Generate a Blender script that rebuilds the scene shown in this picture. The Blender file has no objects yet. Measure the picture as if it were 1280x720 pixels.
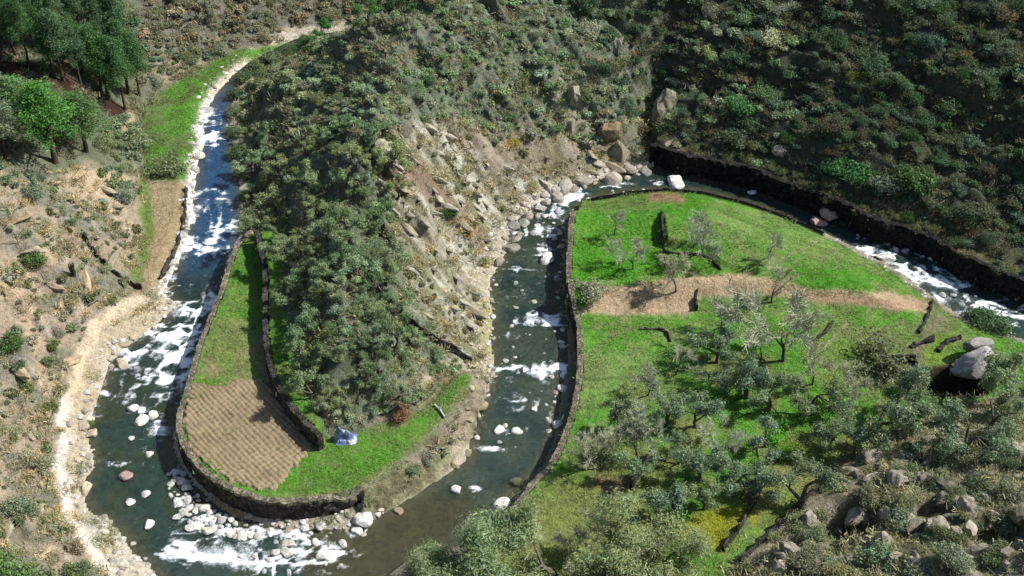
import bpy, bmesh, math, random
import numpy as np
from mathutils import Vector, Matrix, Quaternion

random.seed(7)
RNG = np.random.default_rng(7)
SC = bpy.context.scene
COL = SC.collection
D = bpy.data

# ------------------------------------------------------------------ camera
CAM_H, PITCH, F = 100.0, math.radians(40), 640 / math.tan(math.radians(21))
CP, SP = math.cos(PITCH), math.sin(PITCH)

def ray(px, py):
    dx, up = px - 640, 360 - py
    d = np.array([dx, F * CP + up * SP, -F * SP + up * CP])
    return d / np.linalg.norm(d)

def unp(px, py, z=0.0):
    d = ray(px, py)
    t = (z - CAM_H) / d[2]
    return np.array([d[0] * t, d[1] * t])

def poly(pts, z=0.0):
    return np.array([unp(a, b, z) for a, b in pts])

def project(x, y, z):
    zz = z - CAM_H
    dep = y * CP - zz * SP
    dep = np.where(dep < 1, 1, dep)
    return 640 + F * x / dep, 360 - F * (y * SP + zz * CP) / dep

# ------------------------------------------------------------------ numeric helpers
def hash2(ix, iy, seed):
    n = (ix.astype(np.int64) * 374761393 + iy.astype(np.int64) * 668265263 + seed * 974711) & 0x7fffffff
    n = ((n ^ (n >> 13)) * 1274126177) & 0x7fffffff
    n = (n ^ (n >> 16)) & 0xffff
    return n / 65535.0

def vnoise(x, y, seed=0):
    ix, iy = np.floor(x), np.floor(y)
    fx, fy = x - ix, y - iy
    fx = fx * fx * (3 - 2 * fx); fy = fy * fy * (3 - 2 * fy)
    a = hash2(ix, iy, seed); b = hash2(ix + 1, iy, seed)
    c = hash2(ix, iy + 1, seed); d = hash2(ix + 1, iy + 1, seed)
    return (a + (b - a) * fx) * (1 - fy) + (c + (d - c) * fx) * fy

def fbm(x, y, seed=0, oc=4):
    s = np.zeros_like(x); a = .5; t = 0
    for k in range(oc):
        s += a * vnoise(x, y, seed + k * 17); t += a; a *= .5
        x, y = x * 2.03 + 11.3, y * 2.03 - 7.1
    return s / t                     # 0..1

def sst(a, b, x):
    t = np.clip((x - a) / (b - a), 0, 1)
    return t * t * (3 - 2 * t)

def inside(P, x, y):
    r = np.zeros(x.shape, bool)
    n = len(P)
    for i in range(n):
        x1, y1 = P[i]; x2, y2 = P[(i + 1) % n]
        if y1 == y2: continue
        c = ((y1 > y) != (y2 > y)) & (x < (x2 - x1) * (y - y1) / (y2 - y1) + x1)
        r ^= c
    return r

def pdist(P, x, y, closed=True):
    best = np.full(x.shape, 1e9)
    n = len(P)
    for i in range(n if closed else n - 1):
        x1, y1 = P[i]; x2, y2 = P[(i + 1) % n]
        dx, dy = x2 - x1, y2 - y1
        L = dx * dx + dy * dy + 1e-9
        t = np.clip(((x - x1) * dx + (y - y1) * dy) / L, 0, 1)
        best = np.minimum(best, (x - x1 - t * dx) ** 2 + (y - y1 - t * dy) ** 2)
    return np.sqrt(best)

def sdist(P, x, y):                    # negative inside
    d = pdist(P, x, y)
    return np.where(inside(P, x, y), -d, d)

def side(P, x, y):                     # signed distance to an open polyline; positive on its left
    best = np.full(x.shape, 1e18); sg = np.ones(x.shape)
    for i in range(len(P) - 1):
        x1, y1 = P[i]; x2, y2 = P[i + 1]
        dx, dy = x2 - x1, y2 - y1
        t = np.clip(((x - x1) * dx + (y - y1) * dy) / (dx * dx + dy * dy), 0, 1)
        d = (x - x1 - t * dx) ** 2 + (y - y1 - t * dy) ** 2
        m = d < best
        best = np.where(m, d, best)
        sg = np.where(m, np.sign(dx * (y - y1) - dy * (x - x1) + 1e-12), sg)
    return np.sqrt(best) * sg

def smooth_line(P, k=2):
    P = np.array(P, float)
    for _ in range(k):
        Q = [P[0]]
        for i in range(len(P) - 1):
            Q += [P[i] * .75 + P[i + 1] * .25, P[i] * .25 + P[i + 1] * .75]
        Q.append(P[-1]); P = np.array(Q)
    return P

# ------------------------------------------------------------------ plan of the valley (picture outlines carried onto the ground)
LEFT = [(480, 36), (430, 38), (372, 48), (340, 62), (312, 78), (290, 95), (270, 118), (258, 140), (252, 165), (250, 190), (246, 215),
        (243, 240), (240, 270), (234, 295), (226, 320), (212, 350), (207, 368), (222, 380), (205, 398), (180, 418), (155, 435),
        (138, 455), (128, 485), (118, 510), (108, 540), (116, 565), (118, 585), (106, 600), (106, 625), (112, 640), (135, 652),
        (150, 665), (165, 690), (185, 705), (200, 725), (205, 800), (200, 900)]
RIGHT = [(560, 900), (520, 800), (480, 740), (520, 710), (570, 682), (612, 650), (636, 625), (658, 604), (680, 580), (692, 550),
         (700, 505), (710, 450), (710, 405), (704, 360), (705, 315), (706, 285), (718, 262), (740, 248), (785, 240), (830, 236),
         (880, 240), (930, 252), (975, 267), (1020, 286), (1060, 306), (1095, 324), (1130, 344), (1165, 370), (1200, 395), (1240, 412),
         (1290, 428), (1400, 460), (1700, 545)]
FAR = [(1700, 508), (1400, 425), (1280, 378), (1236, 363), (1200, 347), (1166, 323), (1126, 307), (1080, 297), (1059, 283), (1034, 273), (1007, 262),
       (976, 250), (940, 237), (912, 228), (873, 221), (845, 216), (822, 205)]
MID = [(805, 214), (785, 216), (760, 222), (735, 228), (712, 236), (690, 243), (668, 256), (650, 272), (636, 295), (630, 320), (622, 335),
       (612, 350), (612, 375), (618, 395), (612, 425), (618, 450), (612, 475), (604, 500), (598, 520), (588, 550), (583, 575), (560, 592),
       (530, 612), (500, 630), (475, 645), (452, 658), (440, 662), (400, 663), (360, 660), (330, 655), (290, 645), (262, 625), (240, 602),
       (224, 580), (217, 560), (216, 540), (224, 515), (236, 485), (248, 455), (260, 420), (270, 390), (279, 355), (288, 325), (297, 300),
       (300, 280), (300, 265), (300, 240), (296, 210), (290, 180), (287, 155), (290, 130), (300, 108), (320, 92), (350, 78), (385, 62),
       (430, 50), (480, 47)]
wL, wR, wF, wM = poly(LEFT), poly(RIGHT), poly(FAR), poly(MID)
RIVER = np.vstack([wL, wR, wF, wM])
A_POLY = np.vstack([wL, [(-30, -200), (-600, -200), (-600, 700), (10, 700), (-8, 230)]])
C_POLY = np.vstack([wR, [(600, 60), (600, -200), (-28, -200)]])
ZF1, ZF2 = 2.5, 4.3
F1_OUT = [(318, 288), (306, 296), (292, 317), (281, 357), (268, 390), (252, 427), (238, 480), (224, 522), (227, 548), (241, 573), (263, 594), (290, 610),
          (315, 620), (345, 627), (395, 624), (430, 617), (465, 602), (505, 577), (530, 553), (550, 530), (576, 503), (590, 482), (588, 464)]
F1_IN = [(570, 470), (545, 500), (505, 522), (470, 530), (445, 542), (420, 545), (404, 547)]
F2_L = [(322, 288), (333, 333), (333, 373), (333, 413), (338, 453), (348, 483), (373, 518), (402, 545)]
F2_R = [(410, 536), (390, 505), (372, 462), (364, 420), (354, 370), (356, 330), (346, 288)]
wF1o = smooth_line(poly(F1_OUT, ZF1)); wF2l = smooth_line(poly(F2_L, ZF2))
F2 = np.vstack([wF2l, poly(F2_R, ZF2)])
F1 = np.vstack([wF1o, poly(F1_IN, ZF1), wF2l[::-1]])
W3 = [(720, 262), (716, 275), (714, 300), (711, 340), (715, 375), (724, 395), (727, 430), (725, 480), (716, 520), (705, 550), (692, 580), (667, 603), (647, 633), (628, 655)]
wW3 = smooth_line(poly(W3, 2.3))
BENCH = poly([(480, 34), (385, 42), (330, 52), (285, 62), (245, 82), (205, 107), (180, 135), (176, 170), (180, 230), (178, 290), (174, 340), (168, 368),
              (207, 366), (222, 330), (233, 290), (240, 235), (246, 180), (260, 125), (288, 88), (332, 64), (385, 50), (480, 37)], 1.0)
BAND = poly([(640, 392), (720, 375), (790, 368), (870, 366), (960, 366), (1050, 372), (1110, 378), (1170, 388), (1230, 420), (1400, 470)], 2.8)
CELL = poly([(700, 258), (722, 261), (827, 264), (829, 285), (832, 305), (885, 312), (900, 333), (940, 345), (950, 350), (700, 356)], 2.8)
SLINE = poly([(880, 760), (915, 705), (985, 640), (1055, 575), (1130, 530), (1200, 505), (1290, 488), (1500, 540), (1800, 640)], 2.2)
CUT = poly([(-120, 30), (0, 72), (60, 96), (110, 122), (165, 145)], 14.0)
X_EB = unp(452, 610, 2.5)[0]
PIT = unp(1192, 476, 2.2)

HOLES = [(*unp(1072, 655, 4), 3.4, 2.6, 3.0), (*unp(1258, 665, 9), 3.4, 3.6, 3.6), (*unp(1165, 640, 6), 2.4, 1.6, 2.0), (*unp(985, 690, 2.5), 1.8, 1.2, 1.0)]
def terrain(x, y):
    sr = sdist(RIVER, x, y)
    dr = np.maximum(sr, 0)
    inA = inside(A_POLY, x, y); inC = inside(C_POLY, x, y)
    big = fbm(x / 22, y / 22, 3, 4) - .5
    mid = fbm(x / 6, y / 6, 9, 4) - .5
    rid = 1 - np.abs(2 * fbm((x * .75 + y * .66) / 3.2, (y * .75 - x * .66) / 14, 21, 4) - 1) * 2.0
    # bare left hillside
    db = np.maximum(sdist(BENCH, x, y), 0)
    zA = np.minimum(.05 + .5 * dr, 1.0 + .58 * db)
    zA = np.where(zA > 26, 26 + (zA - 26) * .6, zA)
    w = sst(.6, 7, np.minimum(db, dr))
    zA = zA + w * (big * 5 + mid * 2.4 + np.maximum(rid, 0) * .8)
    cs = side(CUT, x, y)
    zA = zA + 2.6 * sst(-.6, .8, cs) * (1 - sst(9, 26, cs)) * sst(0, 5, -53 - x)
    # spur and far hillside
    f1 = sdist(F1, x, y); f2 = sdist(F2, x, y)
    hb = .1 + .22 * np.minimum(dr, 2.2) + .60 * np.maximum(dr - 2.2, 0)
    dfar = pdist(wF, x, y, False)
    hb = hb + 2.3 * (1 - sst(4, 12, dfar)) * sst(-1, 1, x - 19 - 0 * y) * (dr > .25)
    hb = np.minimum(hb, ZF2 + .75 * np.maximum(f2, 0))
    hb = np.minimum(hb, ZF1 + .75 * np.maximum(f1, 0))
    hb = np.where((x > X_EB) & (f1 < 6), np.maximum(hb, ZF1 - .05 - .95 * np.maximum(f1, 0)), hb)
    wB = sst(1.5, 9, np.minimum(dr, np.minimum(np.maximum(f1, 0), np.maximum(f2, 0)) + .5))
    zB = np.where(hb > 34, 34 + (hb - 34) * .6, hb)
    gx, gy = unp(800, 190, 4)
    gul = np.exp(-(((x - gx - .25 * (y - gy)) / 2.2) ** 2)) * sst(0, 4, y - gy + 4) * (1 - sst(14, 26, y - gy))
    zB = zB + wB * (big * 5.5 + mid * 2.8 + np.maximum(rid, 0) * 1.5 + np.maximum(1 - np.abs(2 * fbm((x * .75 + y * .66) / 1.5, (y * .75 - x * .66) / 9, 27, 3) - 1) * 2.2, 0) * .55) - gul * 3.4 * wB
    zB = np.where(f2 < .05, ZF2 + .10 * (fbm(x / 3, y / 3, 4) - .5), zB)
    zB = np.where(f1 < .05, ZF1 + .10 * (fbm(x / 3, y / 3, 5) - .5), zB)
    # terraces inside the right loop
    s = side(BAND, x, y)
    yt = CELL[1][1]; xa, xb = unp(845, 310, 3)[0], unp(905, 325, 3)[0]
    up = 3.6 - 1.1 * sst(.10, -.12, sdist(CELL, x, y)) * (.12 + .88 * sst(yt, yt - 5, y)) * (1 - .6 * sst(xa, xb, x))
    low = 2.1 + .25 * (fbm(x / 8, y / 8, 31) - .5)
    zC = low + (up - low) * sst(-1.7, 1.7, s)
    cw = side(wW3, x, y)                           # right of the line going down the picture: the river
    din = np.where(cw > 0, cw, -1)
    dnat = pdist(wR[17:], x, y, False)
    zC = np.minimum(zC, .15 + .34 * dnat) + .12 * (fbm(x / 2.5, y / 2.5, 33) - .5)
    st = -side(SLINE, x, y)
    hs = np.maximum(st, 0)
    zC = zC + .36 * hs + sst(.5, 6, hs) * (mid * 3.2 + big * 3 + np.maximum(rid, 0) * 1.0)
    zC = zC - 2.6 * sst(1.0, .35, ((x - PIT[0]) / 4.6) ** 2 + ((y - PIT[1]) / 2.6) ** 2)
    for hx_, hy_, ra, rb_, dp in HOLES:
        zC = zC - dp * sst(1.1, .3, ((x - hx_) / ra) ** 2 + ((y - hy_) / rb_) ** 2)
    dw3 = pdist(wW3, x, y, False)
    bank = .08 + .12 * np.minimum(dr, 3)
    out = (cw < -.05) & (dw3 < 6)
    zC = np.where(out, np.minimum(bank, zC), zC)
    z = np.where(inA, zA, np.where(inC, zC, zB))
    zr = -.15 - .9 * sst(0, 3.0, -sr)
    z = np.where(sr < 0, zr, z)
    return z, sr, inA, inC, f1, f2, s, st, cs

def axis(lo, hi, st, far_lo, far_hi):
    c = list(np.arange(lo, hi + 1e-6, st))
    a, s = hi, st
    while a < far_hi: s *= 1.12; a += s; c.append(a)
    a, s = lo, st
    pre = []
    while a > far_lo: s *= 1.12; a -= s; pre.append(a)
    return np.array(pre[::-1] + c)

XS = axis(-84, 84, .3, -420, 420)
YS = axis(62, 205, .3, -60, 600)
GX, GY = np.meshgrid(XS, YS)
GZ, SR, INA, INC, SF1, SF2, SBAND, SS, SCUT = terrain(GX, GY)

def height(x, y):
    i = np.clip(np.searchsorted(XS, x) - 1, 0, len(XS) - 2); j = np.clip(np.searchsorted(YS, y) - 1, 0, len(YS) - 2)
    u = (x - XS[i]) / (XS[i + 1] - XS[i]); v = (y - YS[j]) / (YS[j + 1] - YS[j])
    return (GZ[j, i] * (1 - u) + GZ[j, i + 1] * u) * (1 - v) + (GZ[j + 1, i] * (1 - u) + GZ[j + 1, i + 1] * u) * v

_T = np.arange(90, 330, .25)
def hit(px, py, lift=0.0):
    """the point of the ground seen at a picture position"""
    d = ray(px, py)
    P = d[None, :] * _T[:, None]
    z = P[:, 2] + CAM_H
    g = np.maximum(height(P[:, 0], P[:, 1]), 0) + lift
    k = np.argmax(z <= g)
    if z[k] > g[k]: k = len(_T) - 1
    return np.array([P[k, 0], P[k, 1], float(g[k]) - lift])

def mpp(p):                              # metres per picture pixel at a point
    return np.linalg.norm(np.array([p[0], p[1], p[2] - CAM_H])) / F

# ------------------------------------------------------------------ materials
def newmat(name):
    m = D.materials.new(name); m.use_nodes = True
    nt = m.node_tree; nt.nodes.clear()
    return m, nt, nt.nodes, nt.links

def N(ns, t, **kw):
    n = ns.new(t)
    for k, v in kw.items(): setattr(n, k, v)
    return n

def noise_tex(ns, ln, scale, detail=6, rough=.6, vec=None, dist=0.0):
    n = N(ns, 'ShaderNodeTexNoise'); n.inputs['Scale'].default_value = scale
    n.inputs['Detail'].default_value = detail; n.inputs['Roughness'].default_value = rough
    n.inputs['Distortion'].default_value = dist
    if vec is not None: ln.new(vec, n.inputs['Vector'])
    return n.outputs['Fac']

def ramp(ns, ln, src, stops):
    r = N(ns, 'ShaderNodeValToRGB'); e = r.color_ramp.elements
    while len(e) < len(stops): e.new(.5)
    for q, (p, c) in zip(e, stops):
        q.position = p; q.color = (c, c, c, 1) if isinstance(c, (int, float)) else (*c, 1)
    ln.new(src, r.inputs['Fac']); return r.outputs['Color']

def mult(ns, ln, a, b, f=1.0, mode='MULTIPLY'):
    m = N(ns, 'ShaderNodeMix', data_type='RGBA', blend_type=mode)
    if isinstance(f, (int, float)): m.inputs[0].default_value = f
    else: ln.new(f, m.inputs[0])
    for s, i in ((a, 6), (b, 7)):
        if isinstance(s, tuple): m.inputs[i].default_value = (*s, 1)
        else: ln.new(s, m.inputs[i])
    return m.outputs[2]

def bump(ns, ln, h, strength, dist):
    b = N(ns, 'ShaderNodeBump'); b.inputs['Strength'].default_value = strength; b.inputs['Distance'].default_value = dist
    ln.new(h, b.inputs['Height']); return b.outputs['Normal']

def finish(ns, ln, col, rough=.9, normal=None, spec=.2):
    p = N(ns, 'ShaderNodeBsdfPrincipled'); o = N(ns, 'ShaderNodeOutputMaterial')
    if isinstance(col, tuple): p.inputs['Base Color'].default_value = (*col, 1)
    else: ln.new(col, p.inputs['Base Color'])
    if isinstance(rough, (int, float)): p.inputs['Roughness'].default_value = rough
    else: ln.new(rough, p.inputs['Roughness'])
    p.inputs['Specular IOR Level'].default_value = spec
    if normal is not None: ln.new(normal, p.inputs['Normal'])
    ln.new(p.outputs[0], o.inputs[0]); return p

def mat_ground():
    m, nt, ns, ln = newmat('ground_cover')
    a = N(ns, 'ShaderNodeAttribute', attribute_name='col')
    g = N(ns, 'ShaderNodeNewGeometry').outputs['Position']
    n1 = ramp(ns, ln, noise_tex(ns, ln, 1.6, 8, .72, g), [(.28, .45), (.5, 1.0), (.75, 1.35)])
    n2 = ramp(ns, ln, noise_tex(ns, ln, 5.5, 6, .7, g), [(.3, .6), (.7, 1.25)])
    c = mult(ns, ln, a.outputs['Color'], n1); c = mult(ns, ln, c, n2)
    h = noise_tex(ns, ln, 2.4, 9, .7, g)
    finish(ns, ln, c, .95, bump(ns, ln, h, .9, .5), .1)
    return m

def mat_rock(name, c1, c2, c3, sc=1.0):
    m, nt, ns, ln = newmat(name)
    tc = N(ns, 'ShaderNodeTexCoord').outputs['Object']
    oi = N(ns, 'ShaderNodeObjectInfo')
    n = noise_tex(ns, ln, 1.1 * sc, 8, .65, tc)
    c = ramp(ns, ln, n, [(.3, c1), (.52, c2), (.75, c3)])
    v = N(ns, 'ShaderNodeTexVoronoi', feature='DISTANCE_TO_EDGE'); v.inputs['Scale'].default_value = .9 * sc
    mp = N(ns, 'ShaderNodeMapping'); mp.inputs['Scale'].default_value = (1, 1, 2.2); mp.inputs['Rotation'].default_value = (.3, .5, .4)
    ln.new(tc, mp.inputs[0]); ln.new(mp.outputs[0], v.inputs['Vector'])
    cr = ramp(ns, ln, v.outputs[0], [(0, .45), (.05, 1.0)])
    c = mult(ns, ln, c, cr, .7)
    c = mult(ns, ln, c, oi.outputs['Color'])
    h = noise_tex(ns, ln, 3.0 * sc, 9, .7, tc)
    finish(ns, ln, c, .85, bump(ns, ln, h, .7, .25), .25)
    return m

def mat_wall(name, dark, light):
    m, nt, ns, ln = newmat(name)
    g = N(ns, 'ShaderNodeNewGeometry').outputs['Position']
    v = N(ns, 'ShaderNodeTexVoronoi'); v.inputs['Scale'].default_value = 2.3; ln.new(g, v.inputs['Vector'])
    e = N(ns, 'ShaderNodeTexVoronoi', feature='DISTANCE_TO_EDGE'); e.inputs['Scale'].default_value = 2.3; ln.new(g, e.inputs['Vector'])
    sp = N(ns, 'ShaderNodeSeparateColor'); ln.new(v.outputs['Color'], sp.inputs[0])
    c = ramp(ns, ln, sp.outputs[0], [(.1, dark), (.9, light)])
    jt = ramp(ns, ln, e.outputs[0], [(0, .3), (.09, 1.0)])
    c = mult(ns, ln, c, jt)
    c = mult(ns, ln, c, ramp(ns, ln, noise_tex(ns, ln, .6, 5, .6, g), [(.3, .6), (.7, 1.25)]))
    finish(ns, ln, c, .9, bump(ns, ln, jt, .8, .12), .2)
    return m

def mat_leaf(name, transl=.25):
    m, nt, ns, ln = newmat(name)
    a = N(ns, 'ShaderNodeAttribute', attribute_name='col'); oi = N(ns, 'ShaderNodeObjectInfo')
    c = mult(ns, ln, a.outputs['Color'], oi.outputs['Color'])
    d = N(ns, 'ShaderNodeBsdfDiffuse'); t = N(ns, 'ShaderNodeBsdfTranslucent'); x = N(ns, 'ShaderNodeMixShader')
    gl = N(ns, 'ShaderNodeBsdfGlossy'); gl.inputs['Roughness'].default_value = .5; gl.inputs['Color'].default_value = (.5, .5, .5, 1)
    ln.new(c, d.inputs[0]); ln.new(c, t.inputs[0]); x.inputs[0].default_value = transl
    ln.new(d.outputs[0], x.inputs[1]); ln.new(t.outputs[0], x.inputs[2])
    y = N(ns, 'ShaderNodeMixShader'); y.inputs[0].default_value = .01
    ln.new(x.outputs[0], y.inputs[1]); ln.new(gl.outputs[0], y.inputs[2])
    o = N(ns, 'ShaderNodeOutputMaterial'); ln.new(y.outputs[0], o.inputs[0])
    return m

def mat_bark(name, c1, c2):
    m, nt, ns, ln = newmat(name)
    tc = N(ns, 'ShaderNodeTexCoord').outputs['Object']
    mp = N(ns, 'ShaderNodeMapping'); mp.inputs['Scale'].default_value = (6, 6, 1.2); ln.new(tc, mp.inputs[0])
    n = noise_tex(ns, ln, 2.0, 6, .7, mp.outputs[0])
    c = ramp(ns, ln, n, [(.3, c1), (.7, c2)])
    finish(ns, ln, c, .9, bump(ns, ln, n, .7, .05), .15)
    return m

def mat_water():
    m, nt, ns, ln = newmat('river_water')
    a = N(ns, 'ShaderNodeAttribute', attribute_name='col'); fo = N(ns, 'ShaderNodeAttribute', attribute_name='foam')
    g = N(ns, 'ShaderNodeNewGeometry').outputs['Position']
    n1 = noise_tex(ns, ln, 1.1, 6, .65, g, 1.2)
    n2 = noise_tex(ns, ln, 3.6, 8, .8, g, .8)
    c = mult(ns, ln, a.outputs['Color'], ramp(ns, ln, n1, [(.3, .55), (.7, 1.5)]))
    ad = N(ns, 'ShaderNodeMath', operation='MULTIPLY_ADD'); ln.new(n2, ad.inputs[0]); ad.inputs[1].default_value = 1.3
    sb = N(ns, 'ShaderNodeMath', operation='ADD'); ln.new(fo.outputs['Fac'], ad.inputs[2]); ln.new(ad.outputs[0], sb.inputs[0]); sb.inputs[1].default_value = -.70
    fac = ramp(ns, ln, sb.outputs[0], [(.26, 0.0), (.42, .25), (.80, 1.0)])
    c2 = mult(ns, ln, c, (.80, .84, .86), fac, 'MIX')
    rg = ramp(ns, ln, fac, [(0, .10), (1, .7)])
    hh = N(ns, 'ShaderNodeMath', operation='ADD'); ln.new(n1, hh.inputs[0]); ln.new(n2, hh.inputs[1])
    p = finish(ns, ln, c2, rg, bump(ns, ln, hh.outputs[0], .55, .22), .5)
    p.inputs['IOR'].default_value = 1.33
    return m

M = {}
M['ground'] = mat_ground()
M['water'] = mat_water()
M['granite'] = mat_rock('pale_granite', (.30, .28, .25), (.58, .55, .50), (.74, .72, .68))
M['tanrock'] = mat_rock('weathered_rock', (.18, .16, .12), (.34, .31, .235), (.50, .46, .37), .8)
M['wall'] = mat_wall('dry_stone', (.018, .016, .013), (.075, .064, .052))  # stone colour lowered to deepen the shade on the wall faces
M['darkwall'] = mat_wall('dark_dry_stone', (.022, .02, .018), (.075, .066, .055))
M['bankwall'] = mat_wall('shade_black_stone', (.006, .006, .006), (.026, .023, .019))  # stone blackened so its colour carries the shadow on the far bank
M['cap'] = mat_wall('pale_cap_stones', (.10, .09, .06), (.22, .19, .13))
M['leaf'] = mat_leaf('foliage', .35)
M['twig'] = mat_leaf('bare_twigs', 0.0)
M['bark'] = mat_bark('grey_bark', (.05, .043, .032), (.145, .13, .10))
M['darkbark'] = mat_bark('pine_bark', (.03, .02, .014), (.09, .06, .042))
M['palewood'] = mat_bark('bleached_wood', (.30, .26, .22), (.5, .45, .38))

# ------------------------------------------------------------------ mesh helpers
def mesh_np(name, V, Q, mat, col=None, smooth=True, extra=None):
    """V (n,3); Q (m,4) or (m,3); col (n,3) colours per vertex"""
    me = D.meshes.new(name)
    V = np.asarray(V, np.float32); Q = np.asarray(Q, np.int32)
    k = Q.shape[1]
    me.vertices.add(len(V)); me.vertices.foreach_set('co', V.ravel())
    me.loops.add(Q.size); me.loops.foreach_set('vertex_index', Q.ravel())
    me.polygons.add(len(Q)); me.polygons.foreach_set('loop_start', np.arange(0, Q.size, k, dtype=np.int32))
    me.polygons.foreach_set('loop_total', np.full(len(Q), k, np.int32))
    if col is not None:
        at = me.color_attributes.new('col', 'FLOAT_COLOR', 'POINT')
        at.data.foreach_set('color', np.hstack([col, np.ones((len(col), 1))]).astype(np.float32).ravel())
    if extra:
        for nm, v in extra.items():
            at = me.attributes.new(nm, 'FLOAT', 'POINT'); at.data.foreach_set('value', v.astype(np.float32).ravel())
    me.update(calc_edges=True); me.validate()
    me.polygons.foreach_set('use_smooth', np.full(len(me.polygons), smooth, bool))
    for mm in (mat if isinstance(mat, list) else [mat]): me.materials.append(mm)
    return me

def link(name, data, parent=None, loc=(0, 0, 0)):
    o = D.objects.new(name, data); COL.objects.link(o); o.location = loc
    if parent is not None: o.parent = parent
    return o

def tag(o, label=None, cat=None, group=None, kind=None):
    if label: o['label'] = label
    if cat: o['category'] = cat
    if group: o['group'] = group
    if kind: o['kind'] = kind
    return o

def dup(root, loc, rz, scale, label, group=None, color=None, children=None):
    r = root.copy(); COL.objects.link(r)
    r.location = loc; r.rotation_euler = (0, 0, rz)
    r.scale = scale if isinstance(scale, tuple) else (scale,) * 3
    r['label'] = label
    if group: r['group'] = group
    elif 'group' in r: del r['group']
    if color: r.color = (*color, 1)
    for ch in (children or []):
        c = ch.copy(); COL.objects.link(c); c.parent = r
        if color and ch.data.materials[0] == M['leaf']: c.color = (*color, 1)
    return r

# ------------------------------------------------------------------ ground: colours by what grows or lies there, plus painted shade in the pit
PX, PY = project(GX, GY, np.maximum(GZ, -.2))
jx = (fbm(GX / 2.2, GY / 2.2, 51) - .5) * 26
jy = (fbm(GX / 2.2, GY / 2.2, 52) - .5) * 22
jx2, jy2 = jx * .35, jy * .35
C = np.zeros(GX.shape + (3,))
ZONE = np.zeros(GX.shape, np.int8)        # 0 hillside 1 meadow 2 soil 3 path 4 bank 5 bed
ZN = ['hillside', 'meadow', 'bare_soil', 'footpath', 'river_bank', 'river_bed']

def lay(mask, col):
    global C
    col = np.asarray(col, float)
    C = C * (1 - mask[..., None]) + col * mask[..., None]

def pmask(pts, soft=6, jit=1.0):
    P = np.array(pts, float)
    x, y = PX + jx * jit, PY + jy * jit
    lo, hi = P.min(0) - soft - 2, P.max(0) + soft + 2
    b = (x > lo[0]) & (x < hi[0]) & (y > lo[1]) & (y < hi[1])
    m = np.zeros(GX.shape)
    d = sdist(P, x[b], y[b])
    m[b] = 1 - sst(-soft, soft, d)
    return m

def lmask(pts, w, jit=.5, soft=4):
    P = np.array(pts, float)
    x, y = PX + jx * jit, PY + jy * jit
    lo, hi = P.min(0) - w - 20, P.max(0) + w + 20
    b = (x > lo[0]) & (x < hi[0]) & (y > lo[1]) & (y < hi[1])
    m = np.zeros(GX.shape)
    m[b] = 1 - sst(w - soft, w + soft, pdist(P, x[b], y[b], False))
    return m

nA = fbm(GX / 4.5, GY / 4.5, 61, 5); nB = fbm(GX / 1.6, GY / 1.6, 62, 5); nC = fbm(GX / 10, GY / 10, 63, 4)
strk = fbm((GX * .75 + GY * .66) / .9, (GY * .75 - GX * .66) / 6, 64, 4)
INB = ~INA & ~INC
# bases
lay(INA.astype(float), (.31, .25, .175))
lay(INA * sst(.44, .60, nA), (.17, .165, .115))
lay(INA * sst(.55, .7, nB) * .8, (.20, .19, .155))
lay(INA * sst(.6, .72, strk) * .7, (.45, .36, .26))
lay(INB.astype(float), (.13, .155, .10))
lay(INB * sst(.52, .66, nA) * .8, (.17, .17, .125))
lay(INB * sst(.58, .7, nB) * .7, (.075, .095, .045))
lay(INA * sst(250, 190, PY + jy) * sst(215, 165, PX) * .92, (.115, .135, .08))
lay(INA * sst(85, 50, PY + jy * .5) * .9, (.125, .125, .092))
lay(INA * sst(85, 50, PY) * sst(.55, .68, nB) * .6, (.20, .18, .15))
lay(INC * (SS > -3) * 1.0, (.17, .155, .085))
lay(INC * (SS > 0) * sst(.5, .64, nB), (.30, .27, .21))
lay(INC * (SS > 0) * sst(.55, .68, nA) * .8, (.10, .105, .045))
# rocky east face of the spur
EAST = [(470, 165), (540, 150), (640, 165), (760, 185), (800, 205), (700, 240), (640, 290), (612, 350), (615, 470), (590, 470), (545, 430), (520, 380), (500, 310), (478, 240)]
e = pmask(EAST, 14)
lay(e, (.27, .25, .18)); lay(e * sst(.5, .62, strk), (.43, .41, .33)); lay(e * sst(.42, .34, strk) * .8, (.15, .13, .085)); lay(e * sst(.58, .72, nB) * .7, (.17, .17, .10)); lay(e * sst(.58, .66, nA) * .5, (.19, .19, .09))
lay(pmask([(500, 190), (560, 240), (620, 300), (600, 310), (530, 250), (480, 205)], 6) * .8, (.20, .135, .095))
lay(pmask([(560, 150), (760, 150), (790, 195), (700, 230), (620, 220)], 14) * .6, (.20, .155, .10))
lay(pmask([(690, 90), (730, 90), (735, 170), (685, 180)], 6) * .8, (.33, .30, .20))
lay(pmask([(800, 110), (850, 110), (870, 160), (800, 170)], 6) * .7, (.28, .26, .19))
# far hillside browns
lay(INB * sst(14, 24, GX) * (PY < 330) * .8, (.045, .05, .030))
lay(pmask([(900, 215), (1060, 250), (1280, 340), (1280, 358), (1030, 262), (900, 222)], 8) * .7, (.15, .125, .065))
lay(pmask([(1000, 232), (1180, 262), (1280, 320), (1280, 350), (1120, 290), (1000, 250)], 8) * .5, (.13, .12, .05))
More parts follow.
